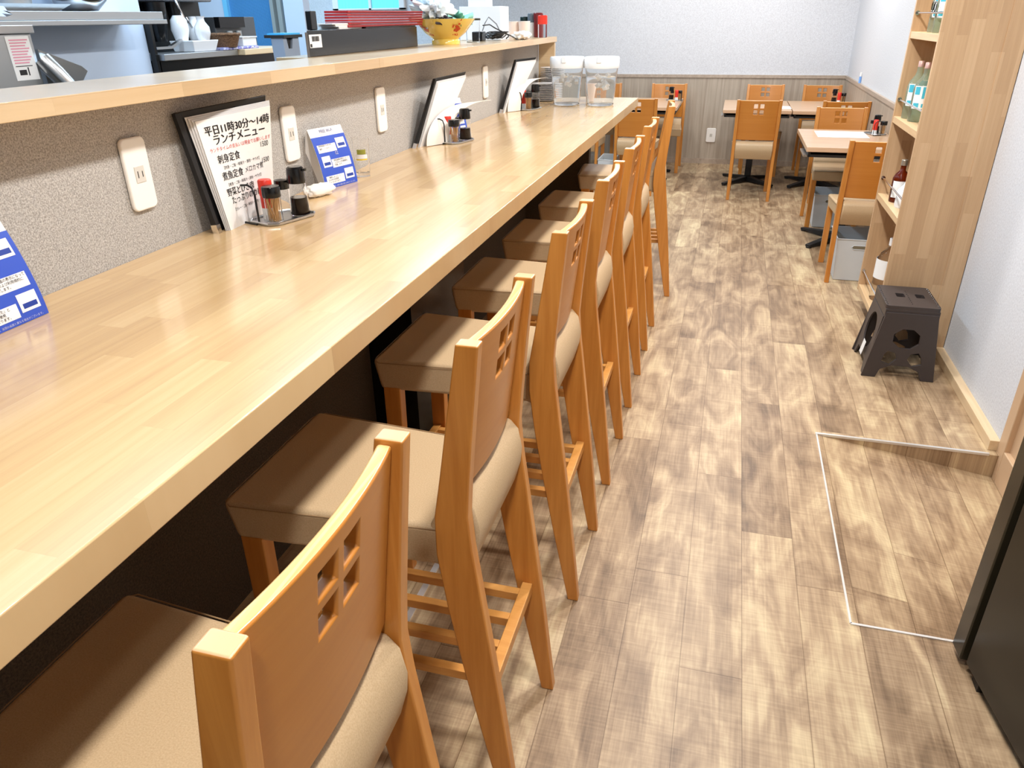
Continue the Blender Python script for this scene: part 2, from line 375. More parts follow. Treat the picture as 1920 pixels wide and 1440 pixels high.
# wainscot, caps, baseboards
struct('trim_1', MB().box(-2.4, XR, YB-.012, YB, .0, .895), 'wains', 'grey wood-look panelling on the end wall')
struct('trim_2', MB().box(-2.4, XR, YB-.022, YB, .895, .925), 'wainscap', 'grey wood cap rail on the end wall')
struct('trim_3', MB().box(XR-.012, XR, 4.345, YB-.012, 0, .895), 'wains', 'grey wood-look panelling on the right wall')
struct('trim_4', MB().box(XR-.022, XR, 4.345, YB-.022, .895, .925), 'wainscap', 'grey wood cap rail on the right wall')
struct('baseboard_back', MB().box(-2.4, XR-.012, YB-.024, YB-.012, 0, .055), 'wainscap')
struct('baseboard_right', MB().box(1.088, XR, 2.80, 3.715, 0, .042), 'skirt', 'pale wood skirting along the right wall', bevel=.002)
# metal trims round the ramp, riser faces
struct('trim_5', MB().box(PX0-.004, 1.085, PY1-.002, PY1+.009, -.004, .005), 'trimmetal', 'white metal nosing at the far edge of the ramp')
struct('trim_6', MB().box(PX0-.003, PX0+.003, PY0, PY1, -.004, .003), 'trimmetal', 'white metal strip at the top of the ramp')
struct('trim_7', MB().box(PX0, 1.12, PY0-.004, PY0+.003, -.004, .003), 'trimmetal', 'white metal strip at the near edge of the ramp')
mb = MB().box(-.722, -.704, -.5, 2.1, .0, .004)
struct('trim_8', mb, 'trimmetal', 'metal floor strip running under the bar stools')
# door 1 on the right
d = obj('door_1', MB().box(1.118, 1.16, 2.735, 2.80, -.13, 2.1).box(1.118, 1.16, 1.45, 1.52, -.13, 2.1).box(1.118, 1.16, 1.52, 2.735, -.13, .034).box(1.118, 1.16, 1.52, 2.735, 2.0, 2.1), 'doorbeige', bevel=.004)
tag(d, 'beige panelled side door at the foot of the ramp', 'door', kind='structure')
obj('door_panel', MB().box(1.138, 1.15, 1.52, 2.735, .034, 2.0), 'doorbeige', d)
# counter back wall
struct('wall_counter', MB().box(-1.31, -1.2005, -2.2, 4.93, .995, 1.3605), 'stucco', 'rough grey wall between the bar counter and the kitchen')
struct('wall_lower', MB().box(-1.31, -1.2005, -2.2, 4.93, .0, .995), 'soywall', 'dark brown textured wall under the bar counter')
# ================================================================== BAR COUNTER AND LEDGE
bar = wthing('bar_counter', 'long glossy laminated wood bar counter with a thick square front edge', 'counter', (-.9, 1.3, 0))
obj('countertop', MB().box(-1.2, -.559, -2.2, 4.93, .995, 1.044), 'counter', bar, bevel=.0025)
obj('support_shade_panel', MB().box(-1.2, -.80, 4.60, 4.66, 0, .995), 'soywall', bar)
obj('support_shade_panel', MB().box(-1.2, -1.02, 2.28, 2.86, 0, .995), 'black', bar)  # black block standing in for the shaded recess under the counter
led = wthing('pass_ledge', 'raised pale wood ledge over the grey wall, with a wood end panel', 'ledge', (-1.2, 2, 1.36))
mb = MB().box(-1.335, -1.09, -2.2, 2.345, 1.361, 1.391).box(-1.46, -1.09, 2.345, 4.965, 1.361, 1.391)
obj('ledge_board', mb, 'ledgewood', led, bevel=.0015)
obj('end_panel', MB().box(-1.2, -1.098, 4.935, 4.962, 1.044, 1.361), 'ledgewood', led)
# ================================================================== CHAIRS
def backpanel(W, z0, z1, xf, sag, th, hz, hs=.033, gap=.018):
    ys = sorted(set([-W/2+W*k/14 for k in range(15)]+[-gap/2-hs, -gap/2, gap/2, gap/2+hs])); ys = [y for i, y in enumerate(ys)]
    keep = [-gap/2-hs, -gap/2, gap/2, gap/2+hs]
    ys = [y for y in ys if y in keep or min(abs(y-k) for k in keep) > .008]
    zh = [hz-gap/2-hs, hz-gap/2, hz+gap/2, hz+gap/2+hs]; zs = [z0, (z0+zh[0])/2]+zh+[z1]
    def hole(i, j):
        y = (ys[i]+ys[i+1])/2; z = (zs[j]+zs[j+1])/2
        return gap/2 < abs(y) < gap/2+hs and gap/2 < abs(z-hz) < gap/2+hs
    def P(i, j, s): y = ys[i]; return (xf(zs[j])+sag*(1-(2*y/W)**2)+s*th/2, y, zs[j])
    mb = MB(); ny, nz = len(ys)-1, len(zs)-1; N = (ny+1)*(nz+1); I = lambda i, j: i*(nz+1)+j
    vs = [P(i, j, -1) for i in range(ny+1) for j in range(nz+1)]+[P(i, j, 1) for i in range(ny+1) for j in range(nz+1)]; fs = []
    H = lambda i, j: i < 0 or j < 0 or i >= ny or j >= nz or hole(i, j)
    for i in range(ny):
        for j in range(nz):
            if H(i, j): continue
            q = (I(i, j), I(i+1, j), I(i+1, j+1), I(i, j+1)); fs.append(q); fs.append(tuple(k+N for k in q[::-1]))
            for (di, dj), (a, b) in (((-1, 0), (q[0], q[3])), ((1, 0), (q[1], q[2])), ((0, -1), (q[0], q[1])), ((0, 1), (q[3], q[2]))):
                if H(i+di, j+dj): fs.append((a, b, b+N, a+N))
    return mb.add(vs, fs)
def topfaces(o, z, m):
    o.data.materials.append(mat[m])
    for p in o.data.polygons:
        if p.center.z > z and abs(p.normal.z) > .8: p.material_index = 1
def make_chair(kind, name, label, cat, group):
    t = thing(name, label, cat, group=group)
    if kind == 'stool':
        D = .56; back = [(1.066, -.320), (.95, -.332), (.82, -.344), (.75, -.349), (.68, -.344), (.6, -.334), (.45, -.316), (.28, -.296), (0, -.267)]
        frt = [(1.066, -.357), (.96, -.374), (.815, -.397), (.74, -.41), (.66, -.411), (.54, -.396), (.4, -.373), (.24, -.344), (0, -.297)]
        W, th, zs0, zs1, xs0, roll = .357, .027, .610, .700, -.835, .765
    else:
        D = 0; back = [(.85, .228), (.65, .204), (.50, .188), (.40, .185), (.25, .194), (0, .215)]
        frt = [(.85, .196), (.65, .162), (.50, .140), (.40, .138), (.25, .155), (0, .186)]
        W, th, zs0, zs1, xs0, roll = .37, .027, .370, .450, -.265, .505
    bk = [(x+D, z) for z, x in back]; fr = [(x+D, z) for z, x in frt]; xs0 += D
    prof = bk+fr[::-1]
    for s in (-1, 1):
        a = s*W/2; o = obj('leg', MB().prism(prof, 1, min(a, a-s*th), max(a, a-s*th)), 'beech', t, bevel=.0035, smooth=50); topfaces(o, back[0][0]-.01, 'endgrain_lit')
    fl0, fl1 = (xs0+.022, xs0+.07) if kind == 'stool' else (xs0+.018, xs0+.055)
    for s in (-1, 1):
        a = s*(W/2-.002); m = MB(); b = a-s*.034; k = .010
        y0, y1 = min(a, b), max(a, b)
        m.hexa([(fl0, y0, 0), (fl1-k, y0, 0), (fl1-k, y1, 0), (fl0, y1, 0), (fl0, y0, zs0+.01), (fl1, y0, zs0+.01), (fl1, y1, zs0+.01), (fl0, y1, zs0+.01)])
        obj('leg', m, 'beech', t, bevel=.003)
    def xm(z):
        def ip(L):
            for (x0, z0), (x1, z1) in zip(L, L[1:]):
                if z1 <= z <= z0: return x1+(x0-x1)*(z-z1)/(z0-z1)
            return L[0][0]
        return (ip(bk)+ip(fr))/2
    top = back[0][0]; hz = top-.075
    obj('backrest', backpanel(W-2*th+.002, roll+.012, top-.006, lambda z: xm(z)-.004, .014, .019, hz), 'ply', t, bevel=.0045, seg=3, smooth=30)
    topfaces([c for c in kids(t) if c.name.startswith('backrest')][-1], top-.02, 'plyedge')
    # seat cushion
    xr = xm(zs1)-.012; f2, r2_ = W/2+.006, W/2-th-.001
    m = MB().hexa([(xs0+.014, -f2+.008, zs0), (xr, -r2_, zs0), (xr, r2_, zs0), (xs0+.014, f2-.008, zs0), (xs0, -f2, zs1), (xr, -r2_, zs1), (xr, r2_, zs1), (xs0, f2, zs1)])
    seat = obj('seat', m, 'leather', t, bevel=.014, seg=4, smooth=60)
    # padded roll behind the seat, between the posts
    xb = xm(zs1); dd = .040 if kind == 'stool' else .052
    pr = [(xb-.055, zs0+.004), (xb+.006, zs0-.018), (xb+.022, zs0+.01), (xb+dd-.005, (zs0+zs1)/2+.012), (xb+dd-.002, zs1), (xb+dd-.010, roll-.022), (xb+.012, roll), (xb-.014, roll), (xb-.03, roll-.02), (xb-.055, zs1-.004)]
    obj('seat_roll', MB().prism(pr, 1, -r2_, r2_), 'leather', t, bevel=.008, seg=3, smooth=70)
    z = zs1-.006
    obj('seam', MB().tube([(xr, -r2_-.001, z), (xs0+.02, -f2-.0005, z), (xs0+.004, -f2+.012, z), (xs0-.0005, -f2+.03, z), (xs0-.0005, f2-.03, z), (xs0+.004, f2-.012, z), (xs0+.02, f2+.0005, z), (xr, r2_+.001, z)], .0012, 6), 'piping', seat)
    if kind == 'stool':
        yi = W/2-th
        xa = xm(.333); obj('footrest_rail', MB().box(xa-.012, xa+.012, -yi, yi, .305, .333), 'beech_slat', t, bevel=.002)
        obj('footrest_rail', MB().box(fl0+.006, fl0+.030, -yi-.0, yi, .305, .333), 'beech_slat', t, bevel=.002)
        for k in range(4):
            y = -yi+.030+k*(2*yi-.06)/3
            obj('slat', MB().box(fl0+.030, xa-.012, y-.010, y+.010, .309, .331), 'beech_slat', t, bevel=.0015)
    return t
SG = 'bar stools along the counter'
st0 = make_chair('stool', 'bar_stool', 'beech bar stool nearest the viewer, cut off by the bottom edge of the photo', 'bar stool', SG)
yn = [.334, .945, 1.598, 2.20, 2.80, 3.42]
SL = [None, 'second beech bar stool from the viewer, its slatted footrest in full view',
      'third beech bar stool from the viewer, behind the one with the fully visible footrest', 'fourth beech bar stool from the viewer, middle of the row of seven',
      'fifth beech bar stool from the viewer, third from the far end of the row', 'sixth beech bar stool from the viewer, just before the last turned stool']
for k, y in enumerate(yn):
    if k == 0: st0.location = (-.56, y+.1785, 0)
    else: dup(st0, (-.56, y+.1785, 0), 0, SL[k])
dup(st0, (-.535, 4.405, 0), math.radians(5), 'last beech bar stool at the far end of the counter, turned slightly away')
DG = 'dining chairs at the small tables'
dc = make_chair('chair', 'dining_chair', 'dining chair with its back to the viewer, nearest one, beside the bottle shelf', 'chair', DG)
dc.location = (.865, 4.955, 0); dc.rotation_euler = (0, 0, -PI/2)
for x, y, up_, lb in ((.235, 7.19, -1, 'dining chair turned away, standing alone in front of the middle back table'),
    (.333, 8.40, 1, 'dining chair facing the viewer behind the middle back table'),
    (.885, 8.40, 1, 'dining chair facing the viewer behind the back corner table'),
    (.925, 7.19, -1, 'dining chair turned away, between the back corner table and the near right table'),
    (.835, 6.30, 1, 'beech dining chair facing the viewer at the far end of the near right table'),
    (-.650, 8.40, 1, 'dining chair facing the viewer behind the back left table'),
    (-.805, 7.19, -1, 'dining chair turned away, seen just past the far corner of the bar counter'),
    (-1.345, 8.40, 1, 'beech dining chair against the end wall, only its edge showing beside the water pitchers'),
    (-1.345, 7.32, -1, 'dining chair seen under the far end of the counter, only its seat edge showing')):
    dup(dc, (x, y, 0), up_*PI/2, lb)
# ================================================================== DINING TABLES
def make_table(lb):
    t = thing('dining_table', lb, 'table', group='small dining tables')
    obj('table_top', MB().box(-.30, .30, -.45, .45, .69, .72), 'table', t, bevel=.003)
    obj('shelf_rack', MB().box(-.285, .285, -.43, -.40, .655, .672).box(-.285, .285, .40, .43, .655, .672).box(-.285, -.27, -.43, .43, .655, .69).box(.27, .285, -.43, .43, .655, .69).box(-.27, .27, -.4, .4, .655, .660), 'blackmatte', t)
    obj('column', MB().box(-.03, .03, -.03, .03, .06, .655), 'blackmatte', t, bevel=.004)
    m = MB()
    for a in (48, 132, 228, 312):
        c, s = math.cos(math.radians(a)), math.sin(math.radians(a)); n = (-s, c)
        def q(r, w_, z): return [(r*c+n[0]*w_, r*s+n[1]*w_, z), (r*c-n[0]*w_, r*s-n[1]*w_, z)]
        a0, a1 = q(.0, .028, .01), q(.34, .02, .01); b0, b1 = q(.0, .028, .06), q(.34, .02, .025)
        m.hexa([a0[0], a0[1], a1[1], a1[0], b0[0], b0[1], b1[1], b1[0]])
        m.lathe([(.02, 0), (.02, .012)], (c*.325, s*.325, 0), 12)
    obj('base', m, 'blackmatte', t, bevel=.002)
    return t
tb = make_table('wood-top table with black cross base at near right, paper sheet on it'); tb.location = (.81, 5.77, 0)
obj('drawer_handle', MB().box(-.312, -.286, -.40, -.12, .652, .664), 'steel', tb)
h = [c for c in kids(tb) if c.name.startswith('drawer_handle')][0]
tables = []
tcopy = []
for x, y, lb in ((.237, 7.87, 'wood-top table in the middle of the back, behind the chair standing alone'),
                 (.845, 7.87, 'wood-top table in the back right corner, with a condiment set by the wall'),
                 (-.785, 7.98, 'wood-top table at back left, partly hidden by the last bar stool'),
                 (-1.42, 7.98, 'wood-top table at far back left, hidden behind the pitchers on the counter')):
    dup(tb, (x, y, 0), 0, lb)
for c in kids(tb):
    if c.name.split('.')[0] in ('column', 'base'): c.location.x += .055
o = obj('place_mat', MB().box(.617, .955, 5.80, 6.12, .7205, .7215), 'paper'); tag(o, 'white paper sheet lying on the near right table', 'paper')
o = obj('place_mat', MB().box(.40, .54, 7.56, 7.80, .7205, .7215), 'paper'); tag(o, 'white paper sheet on the middle back table, beside the chair back', 'paper')
# ================================================================== SOCKETS
def outlet(loc, rz, label, wd=.072, ht=.149):   # plate faces local -Y
    t = thing('wall_outlet', label, 'outlet', loc, rz, 'white wall outlets')
    pts = []
    for sx, sz, a0 in ((1, 1, 0), (-1, 1, 90), (-1, -1, 180), (1, -1, 270)):
        for k in range(7):
            a_ = math.radians(a0+15*k); pts.append((sx*(wd/2-.014)+.014*math.cos(a_), sz*(ht/2-.014)+.014*math.sin(a_)))
    obj('plate', MB().prism(pts, 1, -.010, 0), 'plate', t, bevel=.004, seg=3)
    obj('insert', MB().box(-.014, .014, -.0113, -.008, -.017, .017), 'socket', t, bevel=.001)
    obj('slots', MB().box(-.0075, -.0058, -.0119, -.0110, -.007, .007).box(.0058, .0075, -.0119, -.0110, -.006, .006), 'dark', t, smooth=0)
    return t
for y, lb in ((1.325, 'tall rounded white wall outlet nearest the viewer, left of the big black menu'),
              (1.936, 'tall rounded white wall outlet between the big black menu and the blue tent card'),
              (2.55, 'tall rounded white wall outlet alone on the grey wall, past the beer glass'),
              (3.789, 'narrowest-looking white wall outlet, farthest along the grey wall under the ledge')):
    outlet((-1.2, y, 1.212), PI/2, lb)
outlet((-.175, YB-.012, .306), 0, 'small white wall outlet low on the wood-panelled end wall', .10, .15)
# ================================================================== MENUS
def lerp(a, b, t): return a+(b-a)*t
def binder(BL, TL, TR, BR, label, sheets=3, off=.012):
    BL, TL, TR, BR = map(Vector, (BL, TL, TR, BR)); t = wthing('menu_binder', label, 'menu', tuple(BL), group='black menu binders')
    n = (BR-BL).lerp(TR-TL, .5).cross((TL-BL).lerp(TR-BR, .5)).normalized()
    if n.x < 0: n = -n
    Q = lambda u, v, o=0: (BL.lerp(BR, u)).lerp(TL.lerp(TR, u), v)+n*o
    def quad(u0, u1, v0, v1, o, th):
        return MB().sheet(lambda u, v: Q(lerp(u0, u1, u), lerp(v0, v1, v), o+th/2), 10, 10, th)
    obj('cover', quad(0, 1, 0, 1, -.002, .005), 'binder', t, bevel=.0015)
    obj('spine', quad(-.02, .035, .0, 1, -.002, .014), 'binder', t, bevel=.003)
    obj('corner_clip', quad(-.022, .04, -.003, .075, -.0028, .0156), 'chrome', t)
    for k in range(sheets):
        m = MB()
        o0 = off*.25+.003*k
        a, b, c, d = Q(.10+.012*k, .004, o0+off*.9), Q(1.05, .004, o0+off*.9), Q(1.03-.01*k, .955-.012*k, o0+.002), Q(.075+.02*k, .955-.012*k, o0+.002); e = n*.0012
        obj('page', m.sheet(lambda u, v: a.lerp(b, u).lerp(d.lerp(c, u), v)+e*.5, 8, 10, .0012), 'paper' if k == sheets-1 else 'clear_sleeve', t)
    pg = [c for c in kids(t) if c.name.startswith('page')][-1]
    return t, pg, (a+e*1.25, b+e*1.25, c+e*1.25, d+e*1.25), n
BL, BR, TL, TR = (-1.160, 1.493, 1.0445), (-1.178, 1.735, 1.0445), (-1.190, 1.465, 1.319), (-1.105, 1.702, 1.337)
t, pg, (a, b, c, d), n = binder(BL, TL, TR, BR, 'large black menu binder leaning on the wall, open at the printed lunch menu', 4)
X = (c-d).normalized(); wdt = (c-d).length; hgt = (d-a).length
def T(u, v, body, size, m='ink', bold=0, sx=1., align='LEFT'):
    text_on(body, size, m, lambda x, y: a.lerp(b, u+x/wdt).lerp(d.lerp(c, u+x/wdt), v+y/hgt)+n*.0006, pg, align, sx, bold=bold)
T(.52, .865, '平日11時30分～14時', .0235, bold=.0013, sx=.93, align='CENTER')
T(.52, .775, 'ランチメニュー', .0255, bold=.0013, sx=.93, align='CENTER')
T(.52, .715, 'ランチタイムの支払いは現金でお願いします', .0108, 'redink', 0, .92, 'CENTER')
T(.13, .61, '刺身定食', .0215, bold=.0006, sx=.85); T(.80, .655, '1500', .0175, bold=0, sx=.85)
T(.17, .548, '【刺身・ご飯・味噌汁・漬物・サラダ】', .0088, bold=0, sx=.85)
T(.13, .455, '煮魚定食', .0215, bold=.0006, sx=.85); T(.50, .465, 'メロカマ煮', .0165, bold=0, sx=.85); T(.80, .505, '1500', .0175, bold=0, sx=.85)
T(.17, .39, '【煮魚・ご飯・味噌汁・漬物・サラダ】', .0088, bold=0, sx=.85)
T(.13, .305, '野菜とひき肉', .0205, bold=.0006, sx=.85); T(.17, .225, 'たっぷりのカレー', .0205, bold=.0006, sx=.85)
T(.17, .155, '【カレー・ご飯・味噌汁・漬物・サラダ】', .0088, bold=0, sx=.85)
binder((-1.184, 2.792, 1.0445), (-1.130, 2.914, 1.290), (-1.071, 3.128, 1.302), (-1.172, 3.00, 1.0445), 'black menu binder in the middle of the counter, behind a curling loose sheet', 3, .008)
binder((-1.183, 3.994, 1.0445), (-1.130, 4.110, 1.300), (-1.047, 4.247, 1.306), (-1.168, 4.13, 1.0445), 'black menu binder farthest along the counter, near the stack of plates', 3, .008)
def loose(P0, P1, w_, label):   # sheet standing in the rack, its top curling forward
    P0 = Vector(P0); d = Vector(P1); e = Vector(w_)
    def fn(u, v):
        s = v; return P0+e*u+Vector((d.x*s**2.2, d.y*s**2.0, d.z*math.sin(min(s, 1)*1.75)/math.sin(1.45)*.98))
    o = obj('menu_sheet', MB().sheet(fn, 4, 16, .0016), 'creamsheet'); tag(o, label, 'menu sheet', 'loose curling menu sheets')
loose((-1.145, 2.835, 1.046), (.075, .36, .135), (.055, .10, 0), 'loose cream menu sheet curling forward from the middle menu binder')
loose((-1.150, 4.03, 1.046), (.085, .30, .150), (.050, .08, 0), 'loose cream menu sheet curling forward from the farthest menu binder')
# ================================================================== CONDIMENT SETS
def condiments(x, y, z, rz, where, big=True, only=None):
    ca, sa = math.cos(rz), math.sin(rz)
    P = lambda dx, dy: (x+dx*ca-dy*sa, y+dx*sa+dy*ca, z)
    t = thing('condiment_caddy', 'steel tray caddy with black wire loop holding the condiments '+where, 'caddy', (x, y, z), rz, 'condiment caddies')
    pts = [(-.052, -.052), (-.030, -.074), (.034, -.074), (.052, -.055), (.052, .060), (.036, .078), (-.034, .078), (-.052, .060)]
    obj('tray', MB().prism(pts, 2, .001, .004), 'steel', t, bevel=.001)
    obj('tray_rim', MB().tube([(px, py, .006) for px, py in pts], .0028, 6, True), 'steel', t)
    obj('wire_loop', MB().tube([(.0, -.080, .003), (-.058, -.080, .003), (-.060, -.080, .006), (-.060, -.080, .070), (-.056, -.078, .086), (-.044, -.076, .094), (-.022, -.074, .096), (-.008, -.072, .090), (-.002, -.072, .075), (-.001, -.072, .003)], .0026, 8), 'wire', t, smooth=60)
    G = 'condiments in the caddies'
    loc = P(.026, -.044); loc = (loc[0], loc[1], z+.0042)
    t = thing('toothpick_jar', 'clear jar of toothpicks with a black lid '+where, 'jar', loc, 0, G)
    obj('toothpicks', pickm, 'pick', t)
    obj('glass_jar', MB().lathe([(.0195, 0), (.0205, .004), (.0205, .062), (.019, .066), (.0178, .066), (.0188, .060), (.0188, .004)], seg=24), 'clearplastic', t)
    obj('lid', MB().lathe([(.022, .063), (.0225, .066), (.0225, .086), (.021, .089), (0.0005, .0895)], seg=24, cap=False), 'black', t)
    loc = P(.022, .044); loc = (loc[0], loc[1], z+.0042)
    t = thing('soy_sauce_bottle', 'clear soy sauce bottle with a black pouring lid '+where, 'bottle', loc, 0, G)
    obj('soy_sauce', MB().lathe([(.022, .003), (.0235, .010), (.0215, .046)], seg=24), 'soy', t)
    obj('glass_body', MB().lathe([(.0225, 0), (.0255, .006), (.0245, .03), (.0215, .085), (.0200, .085), (.0225, .05), (.0235, .01)], seg=24), 'clearplastic', t)
    obj('lid', MB().lathe([(.0235, .082), (.0240, .086), (.0225, .108), (.0215, .118), (.017, .122), (.0005, .122)], seg=24, cap=False).box(.012, .030, -.004, .004, .112, .118), 'black', t)
    loc = P(-.020, -.022); loc = (loc[0], loc[1], z+.0042)
    t = thing('red_shaker', 'slim shaker with a red cap and label '+where, 'shaker', loc, 0, G)
    obj('body', MB().lathe([(.015, 0), (.0155, .003), (.0155, .05)], seg=20), 'whitelabel', t)
    obj('red_label', MB().lathe([(.0158, .028), (.0158, .058)], seg=20, cap=False), 'redcap', t)
    obj('cap', MB().lathe([(.0165, .058), (.0170, .060), (.0170, .094), (.015, .097), (.0005, .097)], seg=20, cap=False), 'redcap', t)
    loc = P(-.016, .026); loc = (loc[0], loc[1], z+.0042)
    t = thing('pepper_shaker', 'small clear shaker with a black cap behind the toothpicks '+where, 'shaker', loc, 0, G)
    obj('body', MB().lathe([(.0155, 0), (.016, .003), (.016, .066), (.0005, .066)], seg=20, cap=False), 'clearplastic', t)
    obj('cap', MB().lathe([(.0175, .066), (.0175, .088), (.0005, .09)], seg=20, cap=False), 'black', t)
pickm = MB()
for k in range(34):
    a_, r_ = random.random()*6.28, .015*math.sqrt(random.random()); a2, r3 = a_+random.uniform(-.9, .9), .016*math.sqrt(random.random())
    pickm.tube([(r_*math.cos(a_), r_*math.sin(a_), .003), (r3*math.cos(a2), r3*math.sin(a2), .058+random.random()*.003)], .00095, 5)
condiments(-1.078, 1.655, 1.044, math.radians(-17), 'beside the big lunch menu')
condiments(-1.078, 2.985, 1.044, math.radians(-14), 'by the middle menu binder')
condiments(-1.078, 4.19, 1.044, math.radians(-14), 'by the farthest menu binder')
condiments(-.56, 8.20, .72, math.radians(80), 'on the back left table')
condiments(.985, 8.14, .72, math.radians(60), 'on the back corner table')
condiments(1.02, 6.02, .72, math.radians(20), 'on the near right table')
# ================================================================== TENT CARDS
def tent(Bs, Be, label, H=.168, detail=1):
    Bs, Be = Vector(Bs), Vector(Be); e = (Be-Bs); W = e.length; e.normalize(); nx = Vector((e.y, -e.x, 0))
    if nx.x < 0: nx = -nx
    t = wthing('tent_card', label, 'tent card', tuple(Bs), group='blue tent cards')
    cv = lambda v: (-.040*v**1.7-.006*v, H*v)
    def fr(u, v, o=0):
        d, z = cv(v); d2, z2 = cv(min(1, v+.01)); tn = Vector((d2-d, z2-z, 0)).normalized() if v < 1 else Vector((-.3, 1, 0)).normalized()
        return Bs+e*(u*W)+nx*(d+tn.y*o)+Vector((0, 0, z-tn.x*o))
    obj('card', MB().sheet(lambda u, v: fr(u, v) if v <= 1 else 0, 2, 14, .0012), 'paper', t)
    obj('back_leg', MB().sheet(lambda u, v: Bs+e*(u*W)+nx*(-.046-.030*(1-v)**.6-.0*v)+Vector((0, 0, H*v)), 2, 14, .0012), 'paper', t)
    P = lambda u0, u1, v0, v1, o, m, nm: obj(nm, MB().sheet(lambda u, v: fr(lerp(u0, u1, u), lerp(v0, v1, v), o), 2, 8, .0004), m, t)
    P(0, 1, .0, .86, .0010, 'blue', 'blue_panel')
    rows = ((.60, .78), (.33, .52), (.07, .26))
    for k, (v0, v1) in enumerate(rows):
        fl = k % 2
        P(.08 if not fl else .36, .62 if not fl else .92, v0, v1-.05, .0016, 'paper', 'print')
        P(.66 if not fl else .10, .93 if not fl else .34, v0+.03, v1+.02, .0016, 'paper', 'print')
        P(.70 if not fl else .13, .90 if not fl else .31, v0+.06, v0+.11, .0020, 'bluedeep', 'print')
    def T(u, v, s, body, m='ink', al='LEFT', bold=0):
        text_on(body, s, m, lambda x, y: fr(u+x/W, v+y/H, .0024), t, al)
    T(.5, .915, .0125, 'FREE Wi-Fi', 'bluedeep', 'CENTER', .03)
    if detail:
        T(.12, .70, .0060, '設定画面からWi-Fiを'); T(.12, .65, .0060, '選択してください')
        T(.62, .535, .0135, '02', 'paper', 'RIGHT', 0)
        T(.42, .435, .0062, '設定画面の表示になって'); T(.42, .395, .0062, '入力および利用規約に'); T(.42, .355, .0062, '同意します。')
        T(.12, .17, .0062, '「接続しました」と'); T(.12, .13, .0062, 'ならWi-Fiを使用'); T(.12, .09, .0062, 'るようになります。')
        T(.94, .02, .0048, 'すべてイメージです。実際の画面と異なる場合がございます。', 'paper', 'RIGHT')
    return t
tent((-1.116, .812, 1.0446), (-1.117, .952, 1.0446), 'blue and white tent card nearest the viewer, cut off at the left')
tent((-1.140, 2.000, 1.0446), (-1.105, 2.140, 1.0446), 'blue and white tent card standing between the rolled towel and the beer glass')
tent((-1.150, 3.06, 1.0446), (-1.085, 3.17, 1.0446), 'blue and white tent card half hidden behind the middle condiments', .150)
# rolled towel, beer glass
def blob(sx, sy_, sz, amp, seed, n=20, m=14, flat=True):
    rr = random.Random(seed); ph = [(rr.uniform(1, 5), rr.uniform(1, 5), rr.uniform(0, 6)) for _ in range(5)]
    mb = MB(); vs = []; fs = []
    for i in range(m+1):
        th = PI*i/m
        for j in range(n):
            f_ = 2*PI*j/n; x, y, z = math.sin(th)*math.cos(f_), math.sin(th)*math.sin(f_), math.cos(th)
            sq = lambda q: math.copysign(abs(q)**.7, q); x, y, z = sq(x), sq(y), sq(z)
            k = 1+sum(amp/5*math.sin(a*3*x+b*3*y+c+4*z) for a, b, c in ph)
            z2 = z*sz*k; vs.append((x*sx*k, y*sy_*k, max(z2, -sz*.98) if flat else z2))
    for i in range(m):
        for j in range(n): fs.append((i*n+j, (i+1)*n+j, (i+1)*n+(j+1) % n, i*n+(j+1) % n))
    return mb.add(vs, fs)
o = obj('rolled_towel', blob(.022, .050, .0165, .22, 3, 28, 18).move(Matrix.Translation((-1.118, 1.925, 1.0612)) @ Matrix.Rotation(-.35, 4, 'Z')), 'towel', smooth=80); tag(o, 'rolled white towel lying on the counter behind the soy sauce bottle', 'towel')
t = thing('beer_glass', 'small clear beer glass with a yellow printed badge beside a tent card', 'glass', (-1.125, 2.225, 1.0446))
obj('glass_body', MB().lathe([(.0005, 0), (.022, 0), (.0225, .010), (.0265, .118), (.0255, .118), (.0215, .012), (.0005, .011)], seg=32, cap=False), 'glass', t)
def wrap(r0, r1, z0, z1, a0, a1, th=.0004, n=12): return MB().sheet(lambda u, v: ((lerp(r0, r1, v))*math.cos(lerp(a0, a1, u)), (lerp(r0, r1, v))*math.sin(lerp(a0, a1, u)), lerp(z0, z1, v)), n, 2, th)
A0 = math.atan2(-2.2, 1.12)
obj('badge', wrap(.0255, .0262, .071, .086, A0-.55, A0+.55), plain('olive_gold_print', (150, 150, 60), .5), t)
obj('badge', wrap(.0250, .0254, .058, .070, A0-.75, A0+.75), 'paper', t)
obj('badge', wrap(.0248, .0250, .053, .057, A0-.75, A0+.75), plain('yellow_print', (236, 206, 60), .5), t)
